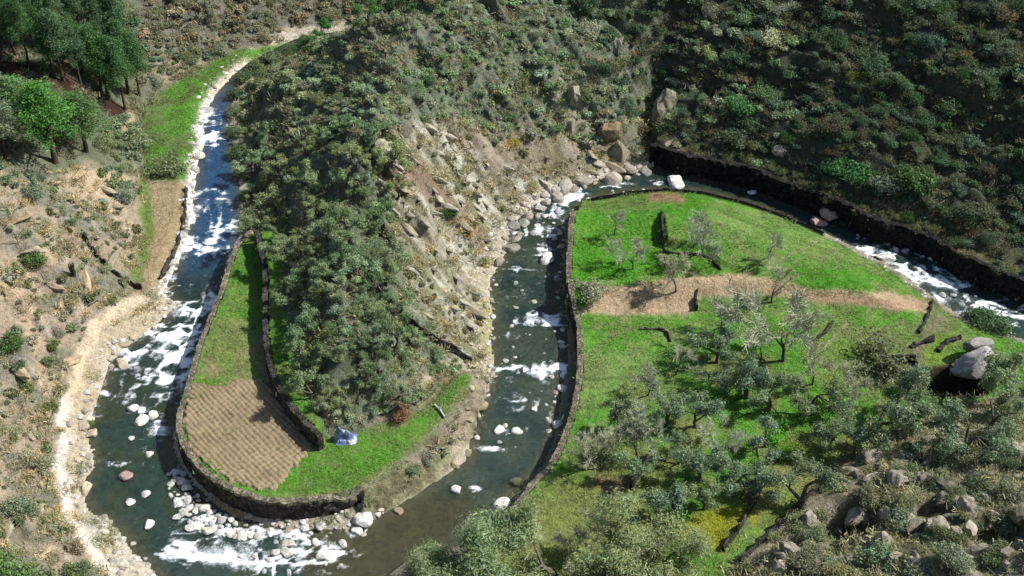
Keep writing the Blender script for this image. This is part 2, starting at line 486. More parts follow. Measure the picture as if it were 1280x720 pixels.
# pale shingle and rock beside the water
sh = (1 - sst(.7, 2.4, SR + (nB - .5) * 3)) * (SR > -.6)
lay(sh * INA, (.44, .385, .29))
lay(sh * INB * (PX < 850), (.42, .37, .28))
lay(sh * INC * (PX < 720), (.20, .18, .12)); lay(sh * INC * (PX > 1030), (.27, .25, .17))
lay(lmask([(262, 130), (248, 170), (242, 230), (236, 280), (222, 330), (205, 366)], 9, .9), (.72, .69, .64))
lay(lmask([(270, 110), (300, 88), (340, 68)], 6), (.55, .47, .36))
lay(lmask([(650, 262), (690, 235), (740, 222), (800, 212)], 8) * .8, (.50, .45, .36))
lay(lmask([(605, 340), (612, 400), (606, 470), (590, 560)], 9) * .7, (.43, .38, .25))
lay(pmask([(596, 380), (625, 380), (622, 430), (600, 450)], 6) * .6, (.28, .27, .07))
lay(pmask([(440, 640), (480, 630), (530, 600), (580, 570), (600, 500), (612, 470), (590, 490), (560, 545), (510, 590), (450, 625)], 5) * .6, (.35, .30, .19))
lay(pmask([(255, 605), (300, 630), (330, 640), (320, 655), (270, 635)], 6), (.36, .25, .13))
# left bank: sand flat, slabs, footpath
lay(pmask([(165, 366), (215, 372), (215, 384), (190, 405), (150, 432), (130, 455), (120, 500), (105, 540), (112, 580), (100, 610), (75, 600), (80, 520), (90, 470), (110, 420)], 6), (.42, .35, .235))
lay(pmask([(110, 640), (150, 660), (200, 725), (150, 725), (110, 680)], 8), (.48, .43, .34))
ORB = lmask([(60, 480), (45, 430), (20, 350), (60, 320)], 10) * .6
lay(ORB, (.46, .34, .22))
lay(pmask([(60, 225), (110, 205), (165, 225), (160, 265), (100, 250)], 8) * .8, (.46, .35, .23))
lay(pmask([(85, 620), (95, 640), (70, 650), (60, 635)], 5) * .8, (.40, .21, .06))
PATH = lmask([(170, 372), (128, 396), (112, 425), (98, 455), (88, 490), (80, 520)], 8, .5)
lay(PATH, (.56, .45, .31))
PATH2 = lmask([(80, 500), (78, 540), (76, 590), (84, 630), (98, 662), (118, 695), (150, 735)], 8, .8)
lay(PATH2, (.66, .60, .50))
# green bench and tan field, top left
g1 = pmask([(180, 225), (180, 140), (210, 108), (250, 85), (290, 66), (345, 54), (380, 46), (340, 66), (285, 82), (262, 112), (246, 150), (240, 205), (232, 228)], 5, .6)
lay(g1, (.10, .225, .035)); lay(g1 * sst(.5, .62, nB) * .7, (.10, .12, .035)); lay(g1 * sst(.6, .7, nA) * .5, (.13, .13, .06))
tf = pmask([(186, 230), (232, 228), (232, 280), (215, 330), (195, 366), (168, 366), (180, 330)], 4, .5)
lay(tf, (.31, .235, .13)); lay(tf * sst(.5, .65, nB) * .6, (.27, .20, .10))
tg = lmask([(180, 225), (184, 290), (170, 345)], 7)
lay(tg * .9, (.12, .19, .035))
lay(lmask([(231, 240), (228, 290), (210, 335)], 3), (.10, .085, .04))
lay(pmask([(-5, 60), (60, 85), (120, 115), (165, 140), (150, 150), (100, 128), (50, 105), (-5, 92)], 4, .5), (.045, .024, .017))
lay(pmask([(155, 130), (168, 130), (168, 165), (155, 165)], 4) * .8, (.42, .34, .2))
# terraces at the spur's tip
fm = 1 - sst(-.35, .0, SF1)
lay(fm, (.095, .235, .028)); lay(fm * sst(.45, .6, nB) * .6, (.12, .20, .04)); lay(fm * pmask([(235, 470), (260, 420), (285, 400), (320, 400), (330, 440), (325, 480)], 10) * (.45 + .55 * sst(.45, .6, nB)), (.25, .225, .10))
lay(fm * pmask([(240, 470), (318, 290), (332, 420), (335, 475)], 8) * sst(.42, .6, nA) * .6, (.17, .225, .06))
lay(fm * lmask([(328, 420), (332, 460), (345, 490)], 6) * .8, (.32, .24, .15))
lay(fm * lmask([(345, 624), (400, 620), (440, 610), (500, 575), (545, 532), (588, 480)], 4) * .8, (.22, .19, .09))
lay(fm * pmask([(430, 530), (500, 515), (560, 470), (580, 466), (540, 510), (470, 545)], 5) * .7, (.16, .16, .06))
f2m = 1 - sst(-.4, .1, SF2)
lay(f2m, (.10, .23, .03)); lay(f2m * sst(.5, .62, nB) * .6, (.17, .17, .06))
# right loop
cm = INC * (SS < 0) * sst(.0, .8, np.where(side(wW3, GX, GY) > -.3, 1.0, 0.0)) * sst(1.2, 2.2, pdist(wR[17:], GX, GY, False))
lay(cm, (.095, .250, .028))
lay(cm * sst(.42, .62, nA) * .75, (.155, .235, .055))
lay(cm * sst(.52, .66, nB) * .6, (.19, .21, .08))
lay(cm * sst(.60, .72, fbm(GX / .9, GY / .9, 66, 3)) * .6, (.17, .16, .075))
lay(fm * sst(.58, .72, fbm(GX / .9, GY / .9, 67, 3)) * .5, (.16, .18, .07))
lay(cm * pmask([(715, 265), (825, 268), (830, 310), (900, 330), (930, 345), (715, 352)], 10) * .7, (.075, .255, .016))
lay(cm * pmask([(860, 240), (900, 245), (880, 265), (840, 290), (835, 262)], 8) * .7, (.065, .23, .012))
lay(cm * pmask([(960, 275), (1010, 285), (1010, 305), (950, 300)], 8) * .8, (.055, .22, .01))
lay(cm * pmask([(880, 250), (1000, 275), (1100, 330), (1000, 320), (900, 300)], 14) * (.55 * sst(.4, .6, nC)), (.20, .27, .085))
lay(cm * pmask([(990, 330), (1080, 335), (1090, 360), (1000, 358)], 8) * .7, (.055, .21, .01))
lay(cm * pmask([(815, 236), (855, 238), (850, 256), (812, 254)], 4), (.27, .17, .10))
lay(cm * pmask([(725, 240), (815, 236), (812, 256), (725, 260)], 5) * .5, (.16, .19, .06))
bnd = pmask([(722, 394), (750, 362), (800, 350), (870, 346), (945, 342), (1000, 358), (1070, 364), (1110, 362), (1165, 378), (1160, 390), (1100, 384), (1040, 376), (960, 372), (880, 372), (862, 390), (790, 394)], 4, .5)
lay(bnd * INC, (.39, .29, .175)); lay(bnd * INC * sst(.5, .62, nB) * .7, (.27, .20, .115))
lay(lmask([(1000, 366), (1160, 384)], 4) * .5 * INC, (.40, .23, .13))
lay(cm * pmask([(720, 440), (830, 440), (830, 420), (900, 450), (870, 500), (720, 520)], 16) * (.6 * sst(.45, .6, nC + .1)), (.19, .25, .08))
lay(cm * pmask([(720, 520), (1000, 400), (1160, 400), (1130, 530), (1040, 570), (900, 700), (690, 600)], 20) * sst(.46, .6, nA) * .7, (.165, .20, .065))
lay(cm * pmask([(1020, 410), (1100, 430), (1060, 480), (1020, 470)], 10) * .6, (.15, .24, .04))
lay(INC * pmask([(650, 640), (700, 600), (770, 590), (800, 640), (860, 660), (870, 725), (560, 725), (600, 680)], 12) * .8, (.19, .20, .06))
lay(INC * pmask([(860, 650), (935, 625), (925, 660), (895, 685), (850, 670)], 6) * .95, (.24, .25, .02))
lay(INC * pmask([(930, 640), (960, 605), (965, 630), (945, 665)], 4) * .95, (.25, .25, .03))
lay(INC * pmask([(745, 595), (780, 600), (775, 625), (740, 615)], 6) * .7, (.22, .13, .09))
lay(INC * pmask([(760, 640), (795, 640), (790, 660), (755, 655)], 6) * .9, (.30, .22, .03))
lay(INC * pmask([(840, 680), (900, 690), (890, 710), (830, 700)], 6) * .9, (.055, .20, .015))
lay(INC * pmask([(940, 620), (990, 540), (1070, 540), (1060, 580), (960, 680)], 10) * .6, (.20, .19, .07))
lay(INC * pmask([(1150, 400), (1170, 385), (1200, 420), (1180, 480), (1140, 490)], 8) * .7, (.19, .17, .10))
lay(INC * pmask([(1165, 425), (1195, 410), (1190, 450), (1150, 475)], 5) * .9, (.15, .25, .03))
lay(INC * pmask([(920, 725), (985, 650), (1060, 575), (1120, 545), (1120, 570), (1040, 640), (980, 725)], 8) * .6, (.30, .255, .18))
lay(INC * (1 - sst(.8, 1.2, ((GX - PIT[0]) / 4.6) ** 2 + ((GY - PIT[1]) / 2.6) ** 2)), (.045, .036, .026))  # shade of the hollow under the boulder painted into the ground colour
ebk = (GX > X_EB) * (SF1 > 0) * (1 - sst(2.0, 3.2, SF1)) * INB * (SR < 9)
lay(ebk * .85, (.24, .20, .14)); lay(ebk * sst(1.2, 2.4, SF1) * .9, (.40, .35, .25)); lay(ebk * sst(.52, .62, nA) * .5, (.13, .16, .05)); lay(ebk * sst(.5, .62, nB) * .8, (.11, .095, .055))
lay(SR < -.4, (.05, .055, .03))
for pl, wd, cc, ff in [([(960, 335), (1000, 312), (1030, 297), (1062, 287)], 1.6, (.26, .26, .12), .8), ([(722, 474), (800, 472), (852, 482)], 1.4, (.06, .10, .025), .8), ([(1022, 442), (1040, 425), (1060, 402)], 1.6, (.30, .28, .16), .8),
                       ([(735, 300), (780, 297), (826, 300)], 1.4, (.06, .12, .02), .7), ([(730, 450), (765, 420), (800, 405)], 2.0, (.21, .20, .09), .6), ([(940, 345), (1010, 340), (1090, 350)], 1.5, (.07, .15, .02), .7),
                       ([(1100, 480), (1140, 455), (1170, 400)], 4, (.24, .20, .12), .7), ([(690, 560), (740, 540), (800, 545)], 2, (.20, .19, .08), .6), ([(900, 265), (1000, 300), (1110, 350)], 1.5, (.09, .16, .03), .6)]:
    lay(INC * lmask(pl, wd, .25, 1.2) * ff, cc)
ZONE[:] = 0
ZONE[(cm > .5) | (fm > .5) | (f2m > .5) | (g1 > .5)] = 1
ZONE[(tf > .5) | ((bnd > .5) & INC)] = 2
ZONE[(PATH > .5) | (PATH2 > .5)] = 3
ZONE[(sh > .5) & (ZONE == 0)] = 4
ZONE[SR < -.3] = 5

ny, nx = GX.shape
V = np.stack([GX, GY, GZ], -1).reshape(-1, 3)
IDX = np.arange(nx * ny).reshape(ny, nx)
Q = np.stack([IDX[:-1, :-1], IDX[:-1, 1:], IDX[1:, 1:], IDX[1:, :-1]], -1).reshape(-1, 4)
QZ = ZONE[:-1, :-1].reshape(-1)
Cf = C.reshape(-1, 3)
# smooth normals are kept across pieces: each piece carries the normals of the whole sheet
gy_, gx_ = np.gradient(GZ, YS, XS)
NRM = np.stack([-gx_, -gy_, np.ones_like(GZ)], -1).reshape(-1, 3)
NRM /= np.linalg.norm(NRM, axis=1)[:, None]
for zi, nm in enumerate(ZN):
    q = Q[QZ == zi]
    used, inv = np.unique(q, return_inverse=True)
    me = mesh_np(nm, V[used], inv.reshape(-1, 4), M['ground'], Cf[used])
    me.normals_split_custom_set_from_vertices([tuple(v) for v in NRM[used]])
    tag(link(nm, me), kind='structure')

# ------------------------------------------------------------------ river
FOAM = [(262, 145, 8, 8, 1), (265, 172, 13, 9, 1.3), (250, 172, 6, 10, .8), (285, 222, 10, 6, .8), (268, 242, 18, 8, .7), (250, 262, 30, 8, .6), (270, 285, 22, 7, .7), (245, 312, 35, 6, .7),
        (280, 312, 10, 5, .8), (262, 374, 18, 12, 1.2), (240, 392, 26, 10, 1.0), (200, 420, 32, 9, .7), (165, 440, 26, 8, .7), (215, 445, 34, 12, .75), (240, 462, 14, 9, .7), (190, 470, 20, 10, .5),
        (220, 420, 20, 8, .5), (175, 512, 16, 12, .4), (195, 540, 12, 18, .45), (150, 580, 40, 3, .35), (260, 690, 50, 14, 1.0), (222, 684, 22, 12, 1.4), (300, 700, 50, 12, 1.2), (340, 680, 60, 15, .8),
        (390, 690, 44, 14, .8), (400, 668, 40, 8, .6), (300, 664, 50, 10, .8), (260, 650, 40, 14, .7), (350, 708, 60, 10, 1.0), (420, 690, 20, 20, .4), (226, 610, 14, 20, .8),
        (700, 250, 20, 9, 1.2), (716, 240, 14, 6, 1.0), (690, 264, 12, 6, .9), (680, 318, 12, 9, .6), (668, 290, 24, 6, .8), (652, 336, 18, 4, .5), (682, 345, 16, 4, .6), (660, 400, 28, 6, .8), (640, 420, 16, 6, .9), (690, 402, 12, 8, .9),
        (660, 460, 52, 6, .9), (684, 470, 14, 9, .9), (668, 500, 24, 4, .5), (640, 510, 20, 4, .4), (622, 560, 26, 4, .5), (640, 538, 16, 5, .5), (690, 520, 8, 20, .7), (595, 612, 10, 10, .5), (520, 690, 18, 14, .5),
        (1088, 308, 14, 5, .8), (1110, 316, 22, 5, .9), (1142, 338, 30, 7, 1.1), (1165, 350, 24, 7, 1.4), (1190, 358, 16, 5, 1.0), (1212, 378, 22, 6, .8), (1242, 392, 32, 8, .7), (1180, 372, 16, 6, .8), (1270, 400, 20, 7, .6),
        (825, 228, 14, 4, .7), (770, 232, 20, 4, .5)]
wx = np.arange(-75, 116, .22); wy = np.arange(58, 192, .22)
WX, WY = np.meshgrid(wx, wy)
wsr = np.full(WX.shape, 9.0)
rb = (WX > RIVER[:, 0].min() - 2) & (WX < RIVER[:, 0].max() + 2)
wsr[rb] = sdist(RIVER, WX[rb], WY[rb])
keep = wsr < .9
foam = np.zeros(WX.shape); WPX, WPY = project(WX, WY, np.zeros_like(WX))
for fx, fy, rx, ry, s in FOAM:
    if 590 < fx < 740 and fy > 265: s *= 1.0
    foam += s * np.exp(-(((WPX - fx) / rx) ** 2 + ((WPY - fy) / ry) ** 2))
wq1 = fbm(WX / 1.1 + 3 * fbm(WX / 4, WY / 4, 71), WY / 1.6, 72, 4)
bankline = np.vstack([wL, wR])
fl_s = np.zeros(WX.shape); fl_d = np.full(WX.shape, 9.0)
kx, ky = WX[keep], WY[keep]; bd = np.full(kx.shape, 1e9); bs = np.zeros(kx.shape); acc = 0.0
for i in range(len(bankline) - 1):
    (x1, y1), (x2, y2) = bankline[i], bankline[i + 1]; L2 = (x2 - x1) ** 2 + (y2 - y1) ** 2
    tt = np.clip(((kx - x1) * (x2 - x1) + (ky - y1) * (y2 - y1)) / L2, 0, 1)
    q = (kx - x1 - tt * (x2 - x1)) ** 2 + (ky - y1 - tt * (y2 - y1)) ** 2
    mm = q < bd; bd = np.where(mm, q, bd); bs = np.where(mm, acc + tt * L2 ** .5, bs); acc += L2 ** .5
fl_s[keep] = bs; fl_d[keep] = np.sqrt(bd)
wob_ = 1.2 * fbm(WX / 3, WY / 3, 83)
stk = fbm(fl_s / 2.6 + wob_, fl_d / .55 + wob_, 84, 4)
rdg = 1 - np.abs(2 * fbm(WX / 2.6 + 2 * fbm(WX / 5, WY / 5, 75), WY / 1.4, 74, 4) - 1) * 5
foam = foam + .40 * (WPX < 330) * sst(215, 260, WPY) * sst(620, 420, WPY) + .25 * (WPX < 300) * sst(130, 150, WPY) * sst(230, 215, WPY) + .08 * (WPX > 600) * (WPX < 740) * sst(580, 520, WPY) + .2 * (WPX > 1070)
foam *= np.where((WPY > 640) & (WPX < 480), .6, 1.0)
foam *= np.where((WPX < 340) & (WPY < 400), .72, 1.0)
foam = np.clip(foam * (1.5 * (wq1 - .2) + 2.6 * np.clip(stk - .36, 0, 1)) * (.55 + .9 * np.clip(rdg, 0, 1)), 0, 1.1) + .44 * np.clip(rdg, 0, 1) * (.40 + foam) * (fbm(WX / 7, WY / 7, 79) > .42) + .10 * (1 - sst(.0, .8, -wsr))
WZ = .10 * foam * (wq1 - .3) + .03 * (fbm(WX / .8, WY / .8, 77) - .5)
wc = np.zeros(WX.shape + (3,))
wc[:] = (.012, .024, .020)
def wlay(mask, c):
    global wc
    wc = wc * (1 - mask[..., None]) + np.array(c) * mask[..., None]
wn = fbm(WX / 3, WY / 3, 81, 4)
wlay(sst(370, 300, WPY) * (WPX < 400), (.014, .045, .095))  # reflected sky painted as blue into the water colour
wlay((WPX < 400) * sst(380, 470, WPY) * .8, (.014, .030, .022))
wlay((WPX > 380) * sst(590, 640, WPY), (.030, .030, .010))
wlay((WPX > 560) * (WPX < 760) * sst(.3, .6, wn), (.026, .038, .024))
wlay((WPX < 330) * sst(.45, .65, wn) * sst(420, 520, WPY) * .6, (.025, .032, .012))
wlay(sst(1.6, .2, -wsr) * .6, (.060, .055, .028))
wlay(sst(125, 95, WPY) * (WPX < 420), (.018, .026, .016))
wlay((WPX > 1000) * .6, (.020, .036, .034))
wi = np.arange(WX.size).reshape(WX.shape)
kq = keep[:-1, :-1]
wqd = np.stack([wi[:-1, :-1][kq], wi[:-1, 1:][kq], wi[1:, 1:][kq], wi[1:, :-1][kq]], -1)
used, inv = np.unique(wqd, return_inverse=True)
WV = np.stack([WX, WY, WZ], -1).reshape(-1, 3)
river = link('river', mesh_np('river', WV[used], inv.reshape(-1, 4), M['water'], wc.reshape(-1, 3)[used], True, {'foam': foam.ravel()[used]}))
tag(river, kind='structure')

# ------------------------------------------------------------------ ploughed plot (a finer sheet with real furrows)
PL = poly([(240, 479), (262, 482), (300, 474), (329, 474), (337, 482), (362, 514), (396, 548), (372, 582), (344, 613), (315, 612), (290, 603), (264, 587), (243, 566), (230, 545), (228, 525)], ZF1)
u = np.array([.66, -.75]); v = np.array([.75, .66])
pc = PL.mean(0)
a_ = np.arange(-14, 14, .10)
UU, VV = np.meshgrid(a_, a_)
FX, FY = pc[0] + UU * u[0] + VV * v[0], pc[1] + UU * u[1] + VV * v[1]
wob = (fbm(FX / 3, FY / 3, 91) - .5) * .9
psd = sdist(PL, FX, FY) + (fbm(FX / .7, FY / .7, 96) - .5) * 1.3
ph = (VV + wob * .6) / .50
cr = (UU + wob * .8) / .62
def trench(q, w): return np.exp(-(((q - np.floor(q)) - .5) / w) ** 2)
tr = trench(ph, .17) * (.45 + .9 * fbm(FX / 1.6, FY / 1.6, 97)); tc_ = trench(cr, .16) * np.clip(2.6 * (fbm(FX / 2.2, FY / 2.2, 98) - .25), 0, 1.1)
FZ = ZF1 + .22 - .12 * tr - .09 * tc_ + .18 * (fbm(FX / .45, FY / .45, 93) - .5) + .2 * (fbm(FX / 1.8, FY / 1.8, 92) - .5) - .25 * sst(-.3, .1, psd)
fc = np.array((.205, .158, .092)) * (.75 + .5 * fbm(FX / 2, FY / 2, 94))[..., None] * (.8 + .4 * fbm(FX / .3, FY / .3, 95))[..., None]
kp = psd[:-1, :-1] < 0
fi = np.arange(FX.size).reshape(FX.shape)
fq = np.stack([fi[:-1, :-1][kp], fi[:-1, 1:][kp], fi[1:, 1:][kp], fi[1:, :-1][kp]], -1)[:, ::-1]
used, inv = np.unique(fq, return_inverse=True)
m_, nt_, ns_, ln_ = newmat('tilled_earth')
at_ = N(ns_, 'ShaderNodeAttribute', attribute_name='col'); gp_ = N(ns_, 'ShaderNodeNewGeometry').outputs['Position']
finish(ns_, ln_, mult(ns_, ln_, at_.outputs['Color'], ramp(ns_, ln_, noise_tex(ns_, ln_, 6, 5, .7, gp_), [(.3, .7), (.7, 1.25)])), .95, None, .1)
tag(link('ploughed_field', mesh_np('ploughed_field', np.stack([FX, FY, FZ], -1).reshape(-1, 3)[used], inv.reshape(-1, 4), m_, fc.reshape(-1, 3)[used])), kind='structure')

# ------------------------------------------------------------------ dry-stone walls
def wall(name, label, P, zb, zt, ins=.22, outs=.40, mat='wall', seed=0, cap=True, batter=.12, flip=False, rough=.34):
    """P: line seen from above; the outer (lower) face is on its right"""
    P = np.array(P, float)
    seg = np.linalg.norm(np.diff(P, axis=0), axis=1); L = np.concatenate([[0], np.cumsum(seg)])
    n = max(4, int(L[-1] / .22)); t = np.linspace(0, L[-1], n)
    x = np.interp(t, L, P[:, 0]); y = np.interp(t, L, P[:, 1])
    tx, ty = np.gradient(x), np.gradient(y); q = np.hypot(tx, ty) + 1e-9
    nxv, nyv = ty / q, -tx / q
    if flip: nxv, nyv = -nxv, -nyv
    zbv = zb(x, y) if callable(zb) else np.full(n, zb)
    ztv = zt(x, y) if callable(zt) else np.full(n, zt)
    jag = (np.floor(vnoise(t / .55, t * 0, seed + 5) * 4) / 4 - .4) * .22
    rows = []
    K = 9
    prof = [(outs + batter * (1 - k / (K - 1)), k / (K - 1)) for k in range(K)]
    prof += [(outs * .2, 1.02), (-ins * .55, 1.03), (-ins, 1.0), (-ins, .0)]
    W = np.zeros((len(prof), n, 3))
    for k, (o, h) in enumerate(prof):
        zz = zbv + (ztv - zbv) * min(h, 1) + (jag if h > .85 else 0) + (h - 1) * (1.5 if h > 1 else 0)
        rel = (fbm(t / .5, zz * 2.2, seed + 1, 3) - .5) * rough if k < K else 0
        W[k] = np.stack([x + nxv * (o + rel), y + nyv * (o + rel), zz], -1)
    I = np.arange(len(prof) * n).reshape(len(prof), n)
    qd = np.stack([I[:-1, :-1], I[:-1, 1:], I[1:, 1:], I[1:, :-1]], -1).reshape(-1, 4)
    ends = []
    for c in (0, n - 1):
        for k in range(len(prof) // 2 - 1):
            ends.append((I[k, c], I[k + 1, c], I[-2 - k, c], I[-1 - k, c]))
    qd = np.vstack([qd, np.array(ends)])
    me = mesh_np(name, W.reshape(-1, 3), qd, [M[mat], M['cap']], None, False)
    if cap:
        mi = np.zeros(len(me.polygons), np.int32); m0 = (n - 1)
        if len(mi) == len(qd): mi[(K - 2) * m0:(K + 2) * m0] = 1
        me.polygons.foreach_set('material_index', mi)
    return tag(link(name, me), label, 'stone wall')

hgt = lambda x, y: height(x, y)
wall('retaining_wall', 'tall curved dry stone wall holding up the ploughed plot above the river at the tip of the spur', wF1o[:int(np.argmax(wF1o[:, 0] > X_EB)) + 2], -.5, lambda x, y: ZF1 + .12 - 1.5 * sst(X_EB - 3.5, X_EB + .3, x) * (y < 100), seed=1)
wall('retaining_wall', 'long dark stone wall between the ploughed plot and the higher narrow green strip', wF2l, ZF1 - .3, ZF2 + .12, mat='darkwall', seed=2, cap=False, ins=.15)
def w3top(x, y):
    d = np.array([.9, .1]); return np.maximum(height(x + .9, y), 1.1) + .1
wall('retaining_wall', 'straight river wall along the left edge of the green meadow in the right loop', wW3, -.5, w3top, mat='wall', seed=3)
far_line = smooth_line(wF[:17])[::-1]
far_line = np.vstack([poly([(812, 196)], 1.0), far_line])
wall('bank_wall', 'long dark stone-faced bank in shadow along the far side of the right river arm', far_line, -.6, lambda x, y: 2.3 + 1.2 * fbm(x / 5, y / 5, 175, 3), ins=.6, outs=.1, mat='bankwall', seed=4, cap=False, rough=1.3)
c1 = poly([(827, 263), (829, 285), (832, 306)], 3.6); c2 = poly([(832, 306), (860, 309), (885, 314), (902, 334)], 3.6)
wall('terrace_wall', 'short dark terrace wall running up the picture in the upper green meadow', smooth_line(c1), 1.2, lambda x, y: height(x + .6, y) + .28, mat='darkwall', seed=5, cap=False, ins=.06, outs=.16)
wall('terrace_wall', 'low crooked terrace wall below the corner in the upper green meadow', smooth_line(c2), 1.2, lambda x, y: height(x + .2, y + .6) + .22, mat='darkwall', seed=6, cap=False, ins=.06, outs=.16)
wall('terrace_wall', 'thin low stone edge crossing the top of the upper green meadow', smooth_line(poly([(722, 260), (770, 262), (827, 264)], 3.5)), 1.0, lambda x, y: height(x, y + .5) + .04, ins=.06, outs=.06, batter=.03, rough=.1, seed=7, cap=False, mat='darkwall')
def freewall(label, pts, h=.9, mat='darkwall', seed=9, flip=False, ins=.09, outs=.09):
    P = np.array([hit(*p)[:2] for p in pts])
    return wall('stone_wall', label, smooth_line(P, 3), lambda x, y: height(x, y) - .4, lambda x, y: height(x, y) + h * (.15 + 1.5 * vnoise(x * 1.3 + seed, y * 1.3, seed)), ins, outs, mat, seed, flip=flip, cap=False)
freewall('broken dark wall running down the bare left hillside to the tan field', [(103, 292), (118, 318), (138, 338), (160, 354), (178, 362)], 1.0, seed=10)
freewall('small dark upright wall at the left end of the green patch under the tan bank', [(872, 364), (869, 376), (871, 390)], .7, seed=11)
freewall('narrow wall between yellow-green plots near the bottom of the right loop', [(903, 690), (925, 660), (946, 622), (955, 600)], .9, seed=12)
freewall('long low wall at the foot of the rocky slope in the bottom right', [(925, 705), (975, 655), (1010, 622), (1055, 580)], .8, seed=13)
freewall('low wall under the olive trees left of the bottom right slope', [(788, 612), (802, 590), (815, 570)], .9, seed=14)
freewall('short wall below the bare tree in the lower meadow', [(1010, 432), (1030, 420), (1040, 405)], .35, seed=15)
freewall('rubble wall dropping to the river at the right end of the tan bank', [(1148, 418), (1158, 400), (1166, 375)], .45, mat='wall', seed=16)
freewall('low stone edge across the lower meadow near the river wall', [(800, 413), (832, 412), (838, 428)], .3, seed=17)
freewall('edge wall of the tan field beside the white shingle on the left bank', [(233, 235), (231, 280), (216, 325), (200, 350)], .45, mat='wall', seed=18, flip=True)
freewall('mossy wall on the spur below the rocky face', [(470, 380), (510, 408), (545, 430), (590, 455)], .8, seed=19)

# ------------------------------------------------------------------ foliage meshes
def leaves(centres, radii, n, size, rng, flat=.8, inner=.45, tone=(.6, 1.35), hue=.12, up=.25, asp=.6):
    """n leaf-sized faces spread through overlapping clumps -> (V, Q, col)"""
    centres = np.asarray(centres, float); radii = np.asarray(radii, float)
    pr = radii ** 2; pr = pr / pr.sum()
    k = rng.choice(len(radii), n, p=pr)
    d = rng.normal(size=(n, 3)); d /= np.linalg.norm(d, axis=1)[:, None]
    r = (inner + (1.05 - inner) * rng.random(n) ** .45)
    r *= 1 + .18 * rng.normal(size=n)
    p = centres[k] + d * (radii[k] * r)[:, None] * np.array([1, 1, flat])
    nr = d + .75 * rng.normal(size=(n, 3)) + np.array([0, 0, up]); nr /= np.linalg.norm(nr, axis=1)[:, None]
    t = np.cross(nr, rng.normal(size=(n, 3))); t /= np.linalg.norm(t, axis=1)[:, None] + 1e-9
    b = np.cross(nr, t)
    sz = size * (.55 + .9 * rng.random(n))
    t = t * sz[:, None]; b = b * (sz * asp)[:, None]
    bend = nr * (sz * .25)[:, None]
    V = np.stack([p - t, p - b * .9 + bend, p + t, p + b * .9 + bend], 1).reshape(-1, 3)
    Q = np.arange(4 * n).reshape(n, 4)
    ctone = (.8 + .4 * rng.random(len(radii)))[k]
    tn = ctone * (tone[0] + (tone[1] - tone[0]) * rng.random(n))
    hv = hue * rng.normal(size=n)
    c = np.stack([tn * (1 + hv), tn, tn * (1 - hv)], 1).clip(.1, 2.5)
    return V, Q, np.repeat(c, 4, axis=0)

def limb_mesh(segs, sides=5):
    """segs: list of (p0, p1, r0, r1)"""
    V, Q = [], []
    for p0, p1, r0, r1 in segs:
        p0, p1 = np.array(p0, float), np.array(p1, float)
        d = p1 - p0; d /= np.linalg.norm(d) + 1e-9
        a = np.cross(d, [0.3, .9, .2]); a /= np.linalg.norm(a) + 1e-9; b = np.cross(d, a)
        i0 = len(V)
        for p, r in ((p0, r0), (p1, r1)):
            for k in range(sides):
                an = 2 * math.pi * k / sides
                V.append(p + r * (math.cos(an) * a + math.sin(an) * b))
        for k in range(sides):
            q = (k + 1) % sides
            Q.append((i0 + k, i0 + q, i0 + sides + q, i0 + sides + k))
    return np.array(V), np.array(Q)

def grow(rng, p, d, L, r, depth, out, spread=.6, up=.15, n=(2, 3), shrink=.72):
    p = np.array(p, float)
    k = 3
    for i in range(k):
        d = d + rng.normal(size=3) * .13 + np.array([0, 0, up * .25]); d /= np.linalg.norm(d)
        q = p + d * L / k
        r1 = r * (1 - .12)
        out.append((p, q, r, r1)); p, r = q, r1
    if depth == 0: return
    for _ in range(rng.integers(n[0], n[1] + 1)):
        dd = d + rng.normal(size=3) * spread + np.array([0, 0, up]); dd /= np.linalg.norm(dd)
        grow(rng, p, dd, L * shrink * (.8 + .4 * rng.random()), r * .68, depth - 1, out, spread, up, n, shrink)

def proto(name, label, cat, parts):
    r = link(name, None); r.empty_display_size = .2
    tag(r, label, cat)
    return r, [link(nm, me, r) for nm, me in parts]

PARK = []         # prototypes: each is finally used as the first thing of its kind
class Kind:
    def __init__(s, name, cat, variants): s.name, s.cat, s.variants, s.i = name, cat, variants, 0; s.fresh = set()
    def put(s, loc, rz, scale, label, group=None, color=None, var=None):
        if var is None: var = s.i % len(s.variants); s.i += 1
        parts = s.variants[var % len(s.variants)]
        r = link(s.name, None, None, loc); r.empty_display_size = .2
        r.rotation_euler = (0, 0, rz); r.scale = scale if isinstance(scale, tuple) else (scale,) * 3
        tag(r, label, s.cat, group)
        for nm, me in parts:
            c = link(nm, me, r)
            if color and 'bark' not in me.materials[0].name: c.color = (*color, 1)
        return r

